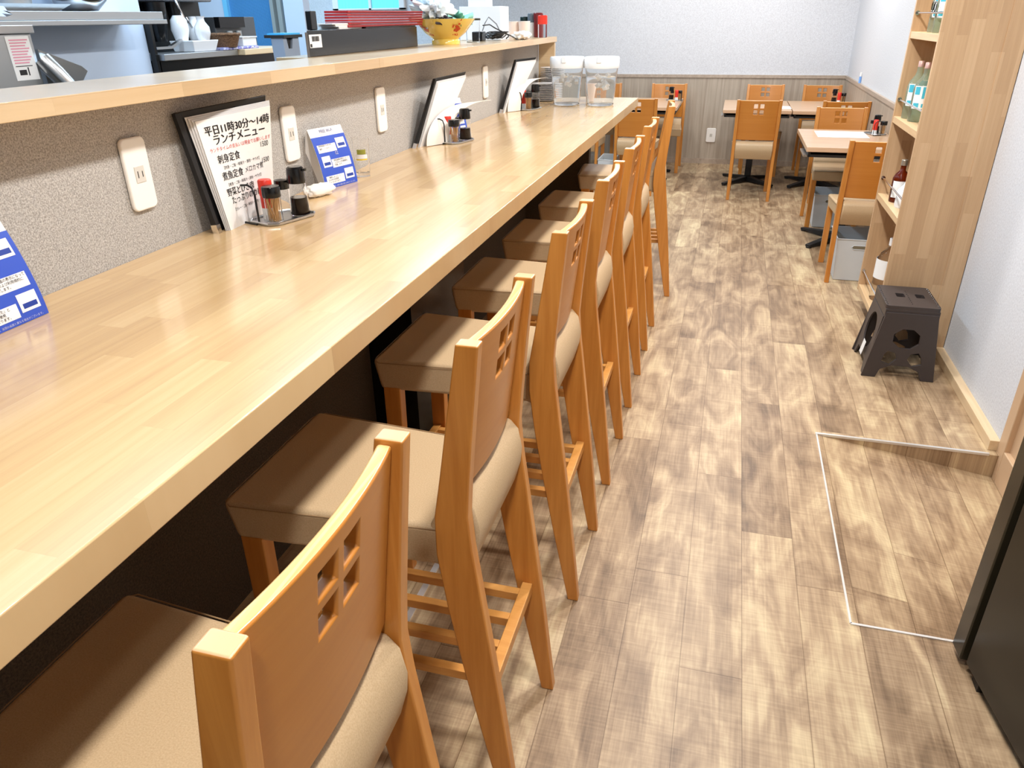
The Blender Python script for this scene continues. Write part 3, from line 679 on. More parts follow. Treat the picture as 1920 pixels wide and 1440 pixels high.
# ================================================================== PITCHERS, PLATES, CUP
for x, lb in ((-.92, 'left of the two clear lidded water pitchers at the end of the counter'), (-.722, 'right of the two clear lidded water pitchers at the end of the counter')):
    t = thing('water_pitcher', lb, 'pitcher', (x, 4.47, 1.0446), 0, 'clear water pitchers')
    obj('clear_body', MB().lathe([(.0005, 0), (.070, 0), (.076, .006), (.092, .205), (.090, .205), (.073, .010), (.0005, .006)], seg=40, cap=False), 'pitcher', t)
    obj('iced_water', MB().lathe([(.071, .011), (.084, .15), (.0005, .151)], seg=32, cap=False), 'water', t)
    m = MB(); rr = random.Random(int(x*100))
    for k in range(11):
        q = .011; a_ = rr.random()*6.28; r_ = rr.uniform(.01, .060); c_ = Vector((r_*math.cos(a_), r_*math.sin(a_), rr.uniform(.09, .158)))
        R_ = Matrix.Rotation(rr.random()*3, 4, (rr.random(), rr.random(), rr.random()+.1))
        b_ = MB().box(-q, q, -q, q, -q, q).move(Matrix.Translation(c_) @ R_); m.add(b_.v, b_.f)
    obj('ice', m, 'ice', t, bevel=.003)
    obj('lid', MB().lathe([(.0965, .196), (.098, .200), (.0985, .246), (.094, .254), (.03, .256), (.0005, .256)], seg=40, cap=False), 'frost', t)
    obj('lid_spout', MB().box(-.012, .012, -.103, -.05, .225, .2585), 'frost', t, bevel=.003)
pl = MB().lathe([(.0005, 0), (.045, 0), (.047, .004), (.077, .0085), (.0775, .0105), (.046, .0065), (.0005, .006)], seg=36, cap=False)
PG = 'white plates stacked by the pitchers'
p0 = None
for cx, cy_, n_ in ((-1.092, 4.66, 10), (-1.088, 4.845, 18)):
    for k in range(n_):
        loc = (cx, cy_, 1.0446+k*.0098)
        od = ('lowest', 'second', 'third', 'fourth', 'fifth', 'sixth', 'seventh', 'eighth', 'ninth', 'tenth', 'eleventh', 'twelfth', 'thirteenth', 'fourteenth', 'fifteenth', 'sixteenth', 'seventeenth', 'topmost')
        lb = '%s white plate %s of the %s stack by the water pitchers' % ('topmost' if k == n_-1 else od[k], '' if k in (0, n_-1) else 'from the bottom', 'nearer, lower' if n_ == 10 else 'farther, taller')
        lb = lb.replace('  ', ' ')
        if p0 is None: p0 = obj('plate', pl, 'porcelain'); tag(p0, lb, 'plate', PG+', nearer stack'); p0.location = loc
        else: q = p0.copy(); COL.objects.link(q); q.location = loc; q['label'] = lb; q['group'] = PG+(', nearer stack' if n_ == 10 else ', farther stack')
t = thing('paper_cup', 'pale cup seen between the two water pitchers', 'cup', (-.815, 4.70, 1.0446))
obj('cup_body', MB().lathe([(.0005, 0), (.03, 0), (.038, .10), (.0365, .10), (.029, .003), (.0005, .003)], seg=28, cap=False), 'pinkcup', t)
# ================================================================== THINGS ON THE LEDGE
LZ = 1.3915
t = wthing('black_machine_case', 'long low black machine case with a white barcode sticker on the ledge', 'machine', (-1.40, 2.9, LZ))
obj('case_body', MB().prism([(-1.345, 2.362), (-1.345, 3.30), (-1.455, 3.30), (-1.455, 2.60)], 2, LZ, 1.470), 'black', t, bevel=.002)
obj('end_strip', MB().prism([(-1.343, 2.345), (-1.343, 2.362), (-1.40, 2.46), (-1.40, 2.445)], 2, LZ, 1.464), plain('dark_grey_plastic', (70, 66, 66), .4), t)
sk = obj('barcode_sticker', MB().box(-1.345, -1.3442, 2.372, 2.452, 1.418, 1.4575), 'paper', t)
m = MB(); y_ = 2.388
rr = random.Random(2)
while y_ < 2.436:
    w_ = rr.choice((.0006, .001, .0016)); m.box(-1.3442, -1.3438, y_, y_+w_, 1.437, 1.4525); y_ += w_+rr.choice((.0008, .0012))
obj('barcode', m.box(-1.3442, -1.3438, 2.374, 2.386, 1.420, 1.430), 'ink', sk, smooth=0)
o = obj('phone_handset', MB().box(-1.395, -1.375, 2.452, 2.492, 1.4702, 1.528), 'black', bevel=.003); tag(o, 'black upright handset standing on the left end of the black case', 'handset')
G = 'papers on the black case'
for k in range(5):
    o = obj('paper_stack', MB().box(-1.44+.004*k, -1.362, 2.62-.012*k+.01*(k % 2), 2.80, 1.4702+k*.0038, 1.4738+k*.0038), ('paper', 'creamsheet', 'paper', 'pinkcup', 'paper')[k], bevel=.0005)
    tag(o, ('lowest', 'second lowest', 'middle', 'second highest', 'topmost')[k]+' paper of the loose pile on the black case', 'paper', G)
o = obj('black_tray', MB().box(-1.452, -1.35, 2.63+.18, 3.30, 1.4702, 1.4745), 'black', bevel=.001); tag(o, 'flat black tray under the red folders', 'tray')
names = ('lowest', 'second lowest', 'third from the bottom', 'third from the top', 'second from the top', 'topmost')
for k in range(6):
    z_ = 1.4748+k*.0094
    m = MB().hexa([(-1.45, 2.685, z_), (-1.358, 2.685+.006*(k % 2), z_), (-1.352, 3.385+.006*(k % 3), z_), (-1.45, 3.385, z_), (-1.45, 2.685, z_+.0075), (-1.358, 2.685+.006*(k % 2), z_+.0075), (-1.352, 3.385+.006*(k % 3), z_+.0075), (-1.45, 3.385, z_+.0075)])
    t = obj('red_folder', m, 'red', bevel=.0012); tag(t, names[k]+' dark red folder in the pile on the black case', 'folder', 'red folders')
    obj('folder_edge', MB().box(-1.3505, -1.352+.0002, 2.70, 3.38, z_+.0028, z_+.0046), plain('folder_edge_line', (120, 20, 24), .5) if k == 0 else bpy.data.materials['folder_edge_line'], t)  # darker red line along the folder edge
# bowl
t = thing('yellow_bowl', 'large yellow bowl with red flower motif on the ledge, full of wrapped things', 'bowl', (-1.310, 3.56, LZ))
obj('bowl_body', MB().lathe([(.0005, .004), (.056, .004), (.058, 0), (.066, 0), (.066, .018), (.060, .024), (.095, .050), (.128, .090), (.140, .106), (.135, .107), (.120, .092), (.088, .054), (.05, .032), (.0005, .030)], seg=48, cap=False), 'yellow', t, smooth=60)
for a_, z_, s_ in ((math.atan2(-3.56, 1.31)+.5, .060, 1.), (math.atan2(-3.56, 1.31)-.95, .060, 1.)):
    m = MB(); rr = random.Random(4)
    for k in range(42):
        da, dz = rr.gauss(0, .10), rr.gauss(0, .012)
        z1 = z_+dz; r_ = .060+(z1-.024)*1.12; w_ = rr.uniform(.015, .04); h_ = rr.uniform(.002, .005)
        m2 = wrap(r_+.0040-h_*.9, r_+.0040+h_*.9, z1-h_, z1+h_, a_+da-w_, a_+da+w_, .0006, 4); m.add(m2.v, m2.f)
    obj('flower_motif', m, 'redglaze', t)
def crumple(c, sx, sy_, sz, seed, amp=.5): return blob(sx, sy_, sz, amp, seed, 30, 22, False).move(Matrix.Translation(c))
o = obj('wrapped_bag', crumple((-1.345, 3.53, 1.530), .070, .105, .042, 11, 1.1).move(Matrix.Identity(4)), plain('crinkled_white_wrap', (232, 238, 240), .25), smooth=20); tag(o, 'crinkled white plastic wrap heaped over the left of the yellow bowl', 'plastic wrap')
o = obj('wrapped_bag', crumple((-1.285, 3.62, 1.497), .055, .085, .022, 23, 1.2), plain('teal_white_wrap', (150, 214, 200), .3), smooth=20); tag(o, 'teal tinted crinkled wrap at the right side inside the yellow bowl', 'plastic wrap')
o = obj('dark_packet', crumple((-1.29, 3.50, 1.490), .045, .055, .016, 5, .7), plain('dark_packet', (66, 58, 66), .5), smooth=25); tag(o, 'dark crumpled packet in the front of the yellow bowl', 'packet')
t = thing('lidded_glass', 'clear glass with a dark lid behind the yellow bowl', 'glass', (-1.275, 3.86, LZ))
obj('glass_body', MB().lathe([(.0005, 0), (.033, 0), (.036, .10), (.034, .10), (.031, .004), (.0005, .004)], seg=28, cap=False), 'clearplastic', t)
obj('lid', MB().lathe([(.039, .098), (.039, .107), (.0005, .108)], seg=28, cap=False), plain('olive_dark_lid', (52, 56, 40), .4), t)
o = obj('power_adapter', MB().box(-1.335, -1.28, 4.02, 4.09, LZ, LZ+.045), 'black', bevel=.004); tag(o, 'black power adapter among the cables on the ledge', 'adapter')
m = MB(); rr = random.Random(9)
pts = []
for k in range(90):
    a_ = k*.42; r_ = .05+.018*math.sin(k*.37); pts.append((-1.205+r_*.9*math.cos(a_), 4.06+r_*1.5*math.sin(a_), LZ+.012+.03*abs(math.sin(k*.23))))
m.tube(pts, .0035, 6); m.tube([(-1.225, 3.87, LZ+.075), (-1.215, 3.95, LZ+.078), (-1.20, 4.0, LZ+.06), (-1.14, 4.10, LZ+.02), (-1.115, 4.12, LZ+.004)], .003, 6)
o = obj('cable_tangle', m, 'wire'); tag(o, 'tangled black cables lying on the ledge beside the adapter', 'cable')
o = obj('wire_stand', MB().tube([(-1.27, 4.0, LZ+.048), (-1.255, 4.0, LZ+.085), (-1.235, 4.0, LZ+.112), (-1.20, 4.02, LZ+.080), (-1.185, 4.03, LZ+.045)], .003, 6), plain('grey_wire', (130, 132, 138), .4)); tag(o, 'thin bent grey wire sticking up behind the cables', 'wire')
o = obj('white_box', MB().box(-1.455, -1.225, 4.18, 4.34, LZ, LZ+.163), 'white', bevel=.002); tag(o, 'large plain white carton on the ledge behind the cables', 'box')
o = obj('white_box', MB().box(-1.41, -1.31, 4.20, 4.32, LZ+.1632, LZ+.36), 'white', bevel=.002); tag(o, 'narrow white carton standing on top of the larger carton', 'box')
o = obj('white_cloth', crumple((-1.140, 4.30, LZ+.021), .040, .10, .020, 31, .28), 'towel', smooth=60); tag(o, 'crumpled white cloth on the ledge beside the white carton', 'cloth')
for k, (x, y) in enumerate(((-1.345, 4.66), (-1.275, 4.62), (-1.205, 4.60))):
    t = thing('paper_cup', ('leftmost', 'middle', 'rightmost')[k]+' of the three pinkish paper cups at the far end of the ledge', 'cup', (x, y, LZ), 0, 'paper cups on the ledge')
    obj('cup_body', MB().lathe([(.0005, 0), (.029, 0), (.034, .088), (.032, .088), (.027, .003), (.0005, .003)], seg=24, cap=False), 'pinkcup', t)
    obj('cup_rim', MB().lathe([(.035, .086), (.0355, .089), (.033, .089)], seg=24, cap=False), 'paper', t)
def shaker(x, y, h, r, body, cap, lb, frac=.7):
    t = thing('shaker_jar', lb, 'jar', (x, y, LZ))
    obj('jar_body', MB().lathe([(.0005, 0), (r*.95, 0), (r, .003), (r, h*frac), (.0005, h*frac)], seg=22, cap=False), body, t)
    obj('cap', MB().lathe([(r*1.06, h*frac), (r*1.06, h-.003), (r*.95, h), (.0005, h)], seg=22, cap=False), cap, t)
shaker(-1.27, 4.86, .112, .026, 'clearplastic', plain('dark_green_cap', (18, 40, 38), .4), 'jar with a dark green cap behind the paper cups')
shaker(-1.215, 4.82, .130, .024, 'whitelabel', plain('grey_cap', (96, 108, 118), .4), 'jar with a grey cap between the cups and the dark red jar', .62)
shaker(-1.165, 4.78, .132, .027, 'darkred', 'darkred', 'dark red spice jar at the far end of the ledge', .75)
shaker(-1.120, 4.70, .118, .027, 'clearplastic', 'redcap', 'clear shaker with a bright red cap at the far corner of the ledge', .6)
# ================================================================== KITCHEN BEHIND THE PASS
t = wthing('wall_shelf', 'stainless steel wall shelf high on the kitchen wall', 'shelf', (-2.6, 2.3, 1.5))
obj('shelf_board', MB().box(-2.459, -2.25, .9, 2.83, 1.510, 1.538), 'steeldull', t, bevel=.002)
obj('shelf_rail', MB().box(-2.27, -2.235, .9, 2.83, 1.493, 1.5095), 'steeldull', t, bevel=.002)
t = wthing('steel_tank', 'stainless steel tank with a pink and white notice, at the left edge', 'tank', (-2.1, 1.7, .9))
obj('tank_body', MB().box(-2.30, -2.0, 1.2, 1.925, .0, 1.475), 'steeldull', t, bevel=.003)
obj('tank_lid', MB().box(-2.31, -1.992, 1.19, 1.933, 1.475, 1.497), 'steel', t, bevel=.002)
nt = obj('notice', MB().hexa([(-2.0, 1.835, 1.352), (-1.9988, 1.835, 1.352), (-1.9988, 1.915, 1.352), (-2.0, 1.915, 1.352), (-2.0, 1.832, 1.469), (-1.9988, 1.832, 1.469), (-1.9988, 1.912, 1.469), (-2.0, 1.912, 1.469)]), 'paper', t)
for k in range(9):
    obj('print', MB().box(-1.9988, -1.9984, 1.842, 1.905-.006*(k % 3), 1.457-k*.0075, 1.4605-k*.0075), 'pinkprint', nt, smooth=0)
obj('print', MB().box(-1.9988, -1.9984, 1.842, 1.90, 1.389, 1.391).box(-1.9988, -1.9984, 1.85, 1.875, 1.366, 1.38).box(-1.9988, -1.9984, 1.88, 1.884, 1.364, 1.386), 'ink', nt, smooth=0)
t = wthing('steel_chute', 'slanted stainless steel chute beside the tank', 'chute', (-2.05, 2.0, 1.3))
obj('chute_sheet', MB().prism([(1.935, 1.432), (2.085, 1.378), (2.105, 1.362), (2.06, 1.32), (1.94, 1.32)], 0, -2.02, -2.00), 'steel', t)
obj('chute_pipe', MB().tube([(-2.0, 1.94, 1.405), (-1.975, 1.955, 1.365), (-1.965, 1.975, 1.33)], .026, 18), 'steel', t, smooth=60)
o = obj('steel_tray', MB().hexa([(-2.44, 2.10, 1.5385), (-2.28, 2.10, 1.5385), (-2.28, 2.34, 1.5385), (-2.44, 2.34, 1.5385), (-2.455, 2.05, 1.560), (-2.26, 2.05, 1.560), (-2.26, 2.38, 1.560), (-2.455, 2.38, 1.560)]), 'steel'); tag(o, 'shallow stainless steel tray on the wall shelf', 'tray')
t = thing('steel_bowl', 'large polished steel bowl leaning on the wall shelf', 'bowl', (-2.345, 2.505, 1.5385))
obj('bowl_body', MB().lathe([(.0005, 0), (.06, .002), (.095, .035), (.108, .09), (.106, .09), (.09, .037), (.0005, .006)], seg=36, cap=False), 'chrome', t, smooth=60)
t = thing('stock_pot', 'pale steel pot on the shallow tray of the wall shelf', 'pot', (-2.355, 2.21, 1.5605))
obj('pot_body', MB().lathe([(.0005, 0), (.07, 0), (.085, .12), (.083, .12), (.068, .004), (.0005, .004)], seg=32, cap=False), 'steeldull', t)
o = obj('plastic_bag', crumple((-2.16, 1.80, 1.548), .07, .13, .036, 41, .9), plain('clear_bag', (226, 230, 238), .12, 0, .55, 1.2), smooth=20); tag(o, 'crumpled clear plastic bag on the steel tank, top left corner', 'plastic bag')
t = wthing('kitchen_rack', 'kitchen worktop rack with steel and wood edge and a black post', 'rack', (-2.6, 3.4, 0))
obj('worktop', MB().box(-2.745, -2.40, 2.975, 3.52, 1.347, 1.374), 'steeldull', t, bevel=.003)
obj('worktop', MB().box(-2.745, -2.36, 3.52, 4.02, 1.347, 1.374), 'skirt', t, bevel=.003)
obj('post', MB().box(-2.456, -2.43, 2.957, 2.973, 0, 1.50), 'black', t)
obj('cabinet', MB().box(-2.745, -2.43, 2.98, 4.0, 0, 1.347), 'black', t)
t = wthing('black_machine', 'tall black kitchen machine with chrome levers behind the sake flasks', 'machine', (-2.65, 3.2, 1.374))
obj('machine_body', MB().box(-2.745, -2.60, 3.05, 3.55, 1.3742, 1.90), 'blackmatte', t, bevel=.006)
obj('machine_head', MB().box(-2.745, -2.50, 3.02, 3.52, 1.585, 1.90), plain('grey_machine_head', (120, 122, 128), .4), t, bevel=.008)
obj('spout', MB().lathe([(.028, 0), (.045, .10), (.048, .16)], (-2.55, 3.16, 1.42), 20), 'black', t)
obj('spout', MB().lathe([(.028, 0), (.040, .10), (.042, .14)], (-2.60, 3.34, 1.47), 20), 'black', t)
obj('lever', MB().tube([(-2.50, 3.24, 1.60), (-2.48, 3.25, 1.53), (-2.475, 3.27, 1.475)], .006, 8), 'chrome', t)
obj('lever', MB().tube([(-2.50, 3.30, 1.52), (-2.485, 3.315, 1.475)], .004, 8), 'chrome', t)
obj('side_arm', MB().box(-2.47, -2.45, 3.0, 3.10, 1.392, 1.402).hexa([(-2.47, 3.10, 1.392), (-2.45, 3.10, 1.392), (-2.45, 3.18, 1.418), (-2.47, 3.18, 1.418), (-2.47, 3.10, 1.404), (-2.45, 3.10, 1.404), (-2.45, 3.18, 1.430), (-2.47, 3.18, 1.430)]), 'steel', t)
o = obj('white_tub', MB().hexa([(-2.52, 3.20, 1.3745), (-2.41, 3.20, 1.3745), (-2.41, 3.36, 1.3745), (-2.52, 3.36, 1.3745), (-2.53, 3.185, 1.422), (-2.40, 3.185, 1.422), (-2.40, 3.38, 1.422), (-2.53, 3.38, 1.422)]), 'porcelain', bevel=.004); tag(o, 'white rectangular tub holding the sake flasks', 'tub')
fl = [(.0005, 0), (.026, .0), (.036, .03), (.034, .055), (.018, .078), (.016, .09), (.021, .10), (.0005, .10)]
fl2 = [(.0005, 0), (.028, .0), (.040, .045), (.036, .085), (.026, .098), (.022, .104), (.0005, .104)]
for k, (y, x, pr, lb) in enumerate(((3.222, -2.485, fl2, 'rounded white sake flask at the left end of the tub'), (3.305, -2.428, fl, 'narrow necked white sake flask at the front of the tub'),
                                (3.345, -2.500, fl, 'white sake flask half hidden behind the narrow necked one'), (3.46, -2.56, fl2, 'leaning white sake flask above the wicker basket'))):
    o = obj('sake_flask', MB().lathe(pr, (0, 0, 0), 28, cap=False), 'porcelain', smooth=70); o.location = (x, y, 1.4225 if k < 3 else 1.3745); o.scale = (1, 1, 1) if k < 3 else (1.15, 1.15, 1.15); tag(o, lb, 'flask', 'white sake flasks')
o = obj('patterned_cloth', MB().box(-2.47, -2.395, 3.40, 3.70, 1.3745, 1.386), 'pattern', bevel=.002); tag(o, 'blue and white patterned cloth folded under the wicker basket', 'cloth')
t = thing('wicker_basket', 'small brown wicker basket on the blue patterned cloth', 'basket', (-2.435, 3.475, 1.3862))
obj('basket_body', MB().lathe([(.0005, 0), (.055, 0), (.075, .055), (.070, .055), (.05, .004), (.0005, .004)], seg=32, cap=False), 'wicker', t)
obj('basket_rim', MB().tube([(.074*math.cos(k*PI/12), .074*math.sin(k*PI/12), .056+.002*(k % 2)) for k in range(24)], .006, 8, True), 'wicker', t)
o = obj('plastic_container', MB().box(-2.47, -2.40, 3.575, 3.695, 1.3862, 1.428).box(-2.475, -2.395, 3.57, 3.70, 1.424, 1.43), 'frost', bevel=.003); tag(o, 'small clear food container beside the wicker basket', 'container')
t = wthing('coffee_maker', 'dark grey coffee machine on the kitchen rack', 'coffee machine', (-2.6, 3.7, 1.3742))
obj('machine_body', MB().box(-2.70, -2.58, 3.62, 3.98, 1.3742, 1.52), plain('dark_grey_metal', (74, 76, 80), .4), t, bevel=.004)
obj('front_panel', MB().box(-2.58, -2.55, 3.62, 3.84, 1.47, 1.52), 'black', t)
obj('group_head', MB().lathe([(.018, 0), (.018, .03)], (-2.545, 3.68, 1.425), 14).lathe([(.018, 0), (.018, .03)], (-2.545, 3.76, 1.425), 14), 'steeldull', t)
t = wthing('grey_bin', 'pale grey bin with a notched front and blue paper on top', 'bin', (-1.9, 3.3, 1.3))
obj('bin_body', MB().prism([(3.235, 1.28), (3.36, 1.28), (3.36, 1.43), (3.31, 1.43), (3.295, 1.385), (3.265, 1.385), (3.255, 1.43), (3.225, 1.43)], 0, -2.02, -1.96), 'greybin', t)
obj('bin_slot', MB().prism([(3.255, 1.43), (3.31, 1.43), (3.295, 1.385), (3.265, 1.385)], 0, -2.00, -1.97), 'dark', t)
obj('bin_tray', MB().box(-2.05, -1.95, 3.22, 3.38, 1.43, 1.442), 'dark', t)
obj('blue_paper', MB().box(-2.04, -1.95, 3.23, 3.36, 1.442, 1.449), plain('bright_blue_paper', (70, 180, 240), .6), t)
o = obj('bin_stand', MB().box(-2.06, -1.95, 3.20, 3.40, 0, 1.2798), 'greybin'); tag(o, 'pale grey stand below the notched bin behind the ledge', 'stand')
# ================================================================== BOTTLE SHELF
SX, SY0, SY1 = .80, 3.72, 4.34
t = wthing('bottle_shelf', 'tall narrow wooden bottle shelf standing against the right wall', 'shelf', (.95, 4.0, 0))
obj('side_panel', MB().box(SX, XR-.002, SY0, SY0+.022, .0, 2.2), 'shelfwood', t, bevel=.001)
obj('side_panel', MB().box(SX, XR-.002, SY1-.022, SY1, .108, 2.2).box(SX+.09, XR-.002, SY1-.022, SY1, 0, .108), 'shelfwood', t, bevel=.001)
obj('back_panel', MB().box(XR-.012, XR-.002, SY0+.022, SY1-.022, 0, 2.2), 'shelfwood', t)
obj('panel_strip', MB().box(1.045, XR-.003, SY0-.004, SY0, 0, 2.2), 'shelfwood', t, bevel=.001)
SZ = (.14, .645, 1.03, 1.417, 1.80)
for z in SZ: obj('shelf_board', MB().box(SX+.002, XR-.012, SY0+.022, SY1-.022, z-.03, z), 'shelfboard', t, bevel=.001)
for z in SZ[:4]:
    r_ = obj('guard_rail', MB().tube([(SX+.012, SY0+.024, z+.08), (SX+.012, SY1-.024, z+.08)], .0042, 10), 'chrome', t)
    obj('rail_end', MB().tube([(SX+.012, SY1-.024, z+.08), (SX+.012, SY1-.032, z+.08)], .010, 14).tube([(SX+.012, SY0+.024, z+.08), (SX+.012, SY0+.032, z+.08)], .010, 14), 'chrome', r_)
def bottle(x, y, z, prof, m, lb, r=.042, cap=None, ch=(.27, .30), cr=.014, lab=None, lz=(.06, .16), ang=None, grp=None, extra=None):
    t = thing('bottle', lb, 'bottle', (x, y, z+.0004), 0, grp or 'bottles on the wooden shelf')
    obj('glass_body', MB().lathe(prof, seg=32, cap=False), m, t, smooth=50)
    if cap: obj('cap', MB().lathe([(cr, ch[0]), (cr, ch[1]-.002), (cr*.9, ch[1]), (.0005, ch[1])], seg=18, cap=False), cap, t)
    a_ = math.atan2(-y, -x)+.1 if ang is None else ang
    if lab:
        l_ = obj('label', wrap(r+.0006, r+.0006, lz[0], lz[1], a_-1.0, a_+1.0, .0004, 16), 'whitelabel', t)
        if lab == 'art':
            h_ = lz[1]-lz[0]
            obj('label_print', wrap(r+.0011, r+.0011, lz[0]+h_*.45, lz[1]-.004, a_-.1, a_+.9, .0003, 10), 'bluelabel', l_)
            obj('label_print', wrap(r+.0011, r+.0011, lz[0]+.006, lz[0]+h_*.25, a_-.85, a_-.25, .0003, 8), 'bluelabel', l_)
            obj('label_print', wrap(r+.0011, r+.0011, lz[0]+.006, lz[0]+h_*.22, a_-.0, a_+.45, .0003, 8), 'bluelabel', l_)
            obj('label_print', wrap(r+.0011, r+.0011, lz[0]+h_*.62, lz[1]-.004, a_-.9, a_-.35, .0003, 8), 'bluelabel', l_)
    return t
sh = [(.0005, 0), (.040, 0), (.042, .004), (.042, .165), (.036, .195), (.018, .225), (.0135, .245), (.0135, .275), (.0005, .276)]
sh = [(r, z*.87) for r, z in sh]
bottle(.868, 4.115, SZ[2], sh, 'bottlegreen', 'pale green bottle with sky blue label and pink cap, nearer one on the second shelf', cap='pinkcap', ch=(.234, .260), lab='art')
bottle(.862, 4.235, SZ[2], sh, 'bottlegreen', 'pale green bottle with sky blue label, farther one on the second shelf', cap='pinkcap', ch=(.234, .260), lab='art')
bottle(.862, 3.975, SZ[3], sh, 'bottlegreen', 'bottle with sky blue label on the top shelf, nearer one', cap='pinkcap', ch=(.234, .260), lab='art')
bottle(.866, 4.090, SZ[3], sh, 'bottlegreen', 'bottle with sky blue label on the top shelf, farther one', cap='pinkcap', ch=(.234, .260), lab='art')
wh = [(.0005, 0), (.036, 0), (.038, .004), (.038, .115), (.030, .135), (.013, .155), (.0125, .18), (.0005, .181)]
bottle(.858, 4.120, SZ[1], wh, 'amber', 'amber whisky bottle with a plain white label on the third shelf', .038, 'silvercap', (.178, .205), .015, 'plain', (.025, .105))
bottle(.868, 3.995, SZ[1], [(.0005, 0), (.040, 0), (.043, .01), (.040, .08), (.02, .105), (.014, .12), (.0005, .121)], 'frost', 'squat frosted bottle beside the whisky on the third shelf', .043, None)
bottle(.945, 4.060, SZ[1], sh, 'darkglass', 'tall dark bottle with silver cap behind the whisky', cap='silvercap', ch=(.234, .258))
bottle(.985, 3.960, SZ[1], sh, 'darkglass', 'tall dark bottle at the back of the third shelf with blue neck', cap=plain('navy_cap', (40, 50, 120), .4), ch=(.245, .30), cr=.016)
pet = [(.0005, 0), (.062, 0), (.066, .01), (.064, .05), (.066, .08), (.064, .12), (.066, .16), (.066, .235), (.05, .275), (.024, .305), (.020, .32), (.020, .335), (.0005, .336)]
pet = [(r, z*.9) for r, z in pet]
bottle(.885, 4.085, SZ[0], pet, 'clearplastic', 'big clear plastic bottle with white cap on the bottom shelf behind the step stool', .066, 'paper', (.290, .326), .024, 'plain', (.12, .22), math.atan2(-3.9, -.88)-1.0)
bottle(1.00, 3.90, SZ[0], [(r*1.15, z*1.5) for r, z in sh], 'darkglass', 'tall dark bottle at the back of the bottom shelf', .048, 'black', (.35, .385), .018)
t = thing('eyeglasses', 'black framed glasses hanging in front of the top shelf bottles', 'eyeglasses', (.835, 3.965, 1.535))
obj('frame', MB().tube([(.0, .028+.018*math.cos(k*PI/8), .020*math.sin(k*PI/8)) for k in range(16)], .0022, 6, True).tube([(0, -.020+.018*math.cos(k*PI/8), .020*math.sin(k*PI/8)) for k in range(16)], .0022, 6, True), 'black', t)
t.location = (.808, 3.965, 1.5215)
# ================================================================== STEP STOOL
def plate2d(outer, holes, th, M_):   # flat plate with holes, local x,y -> M_, thickness along local z
    bm = bmesh.new(); loops = []
    for lp in [outer]+holes:
        vs = [bm.verts.new((p[0], p[1], 0)) for p in lp]
        for i in range(len(vs)): bm.edges.new((vs[i], vs[(i+1) % len(vs)]))
    bmesh.ops.triangle_fill(bm, use_beauty=True, use_dissolve=False, edges=bm.edges[:])
    ex = bmesh.ops.extrude_face_region(bm, geom=bm.faces[:])
    for v in ex['geom']:
        if isinstance(v, bmesh.types.BMVert): v.co.z += th
    bm.verts.index_update(); mb = MB(); mb.add([M_ @ v.co for v in bm.verts], [tuple(v.index for v in f.verts) for f in bm.faces]); bm.free()
    return mb
def rr_(cx, cy_, w_, h_, r, n=4):
    o = []
    for sx, sy2, a0 in ((1, 1, 0), (-1, 1, 90), (-1, -1, 180), (1, -1, 270)):
        for k in range(n+1):
            a_ = math.radians(a0+90*k/n); o.append((cx+sx*(w_/2-r)+r*math.cos(a_), cy_+sy2*(h_/2-r)+r*math.sin(a_)))
    return o
ss = thing('step_stool', 'dark brown folding plastic step stool standing in front of the bottle shelf', 'step stool', (.868, 3.545, 0))
top = plate2d(rr_(0, 0, .222, .290, .018), [rr_(-.030, .012, .036, .052, .006), rr_(.052, .012, .036, .052, .006)], .018, Matrix.Translation((.006, .004, .322)))
obj('top', top, 'stepper', ss, bevel=.002)
m = MB()
for k in range(12):
    for sx in (-.098, .110): m.lathe([(.0035, 0), (.002, .002)], (sx, -.121+k*.0227, .340), 8)
for k in range(9): m.lathe([(.0025, 0), (.0015, .0018)], (.006, -.101+k*.022, .340), 8)
obj('grip_dots', m, 'black', ss)
obj('rim', MB().box(-.104, .116, -.142, -.134, .288, .323).box(-.104, .116, .134, .142, .288, .323).box(-.104, -.096, -.134, .134, .283, .323).box(.108, .116, -.134, .134, .283, .323), 'stepper', ss, bevel=.0015)
out = [(-.153, 0), (-.095, 0), (-.080, .040), (-.035, .062), (.035, .062), (.080, .040), (.095, 0), (.150, 0), (.112, .310), (-.100, .310)]
octo = [(.003+.058*math.cos(math.radians(22.5+45*k)), .192+.048*math.sin(math.radians(22.5+45*k))) for k in range(8)]
tri1 = [(-.082, .078), (-.045, .066), (-.020, .095), (-.030, .122), (-.062, .130), (-.074, .112)]
tri2 = [(-x+.003, y) for x, y in tri1][::-1]
for s, nm in ((-1, 'leg_panel'), (1, 'leg_panel')):
    R_ = Matrix.Rotation(PI/2, 4, 'X'); tilt = Matrix.Rotation(math.radians(-5*s), 4, 'X')
    M_ = Matrix.Translation((0, s*.155, 0)) @ Matrix.Rotation(math.radians(3.5*s), 4, 'X') @ R_
    obj(nm, plate2d(out, [octo, tri1, tri2], .012 if s > 0 else .012, M_), 'stepper', ss, bevel=.0015)
sid = [(-.150, 0), (-.110, 0), (-.085, .055), (.085, .055), (.110, 0), (.150, 0), (.125, .285), (-.125, .285)]
ov = [(.085*math.cos(k*PI/10), .170+.085*math.sin(k*PI/10)) for k in range(20)]
for s in (-1, 1):
    M_ = Matrix.Translation((s*.146+(.0 if s > 0 else -.001), 0, 0)) @ Matrix.Rotation(math.radians(-8.3*s), 4, 'Y') @ Matrix.Rotation(PI/2, 4, 'Z') @ Matrix.Rotation(PI/2, 4, 'X')
    obj('side_panel', plate2d(sid, [ov], .008, M_), 'stepper', ss, bevel=.001)
lb_ = obj('sticker', MB().slab((-.150, -.06, .06), (-.150, -.01, .06), (-.139, -.01, .125), (-.139, -.06, .125), -.0008), 'whitelabel', ss)
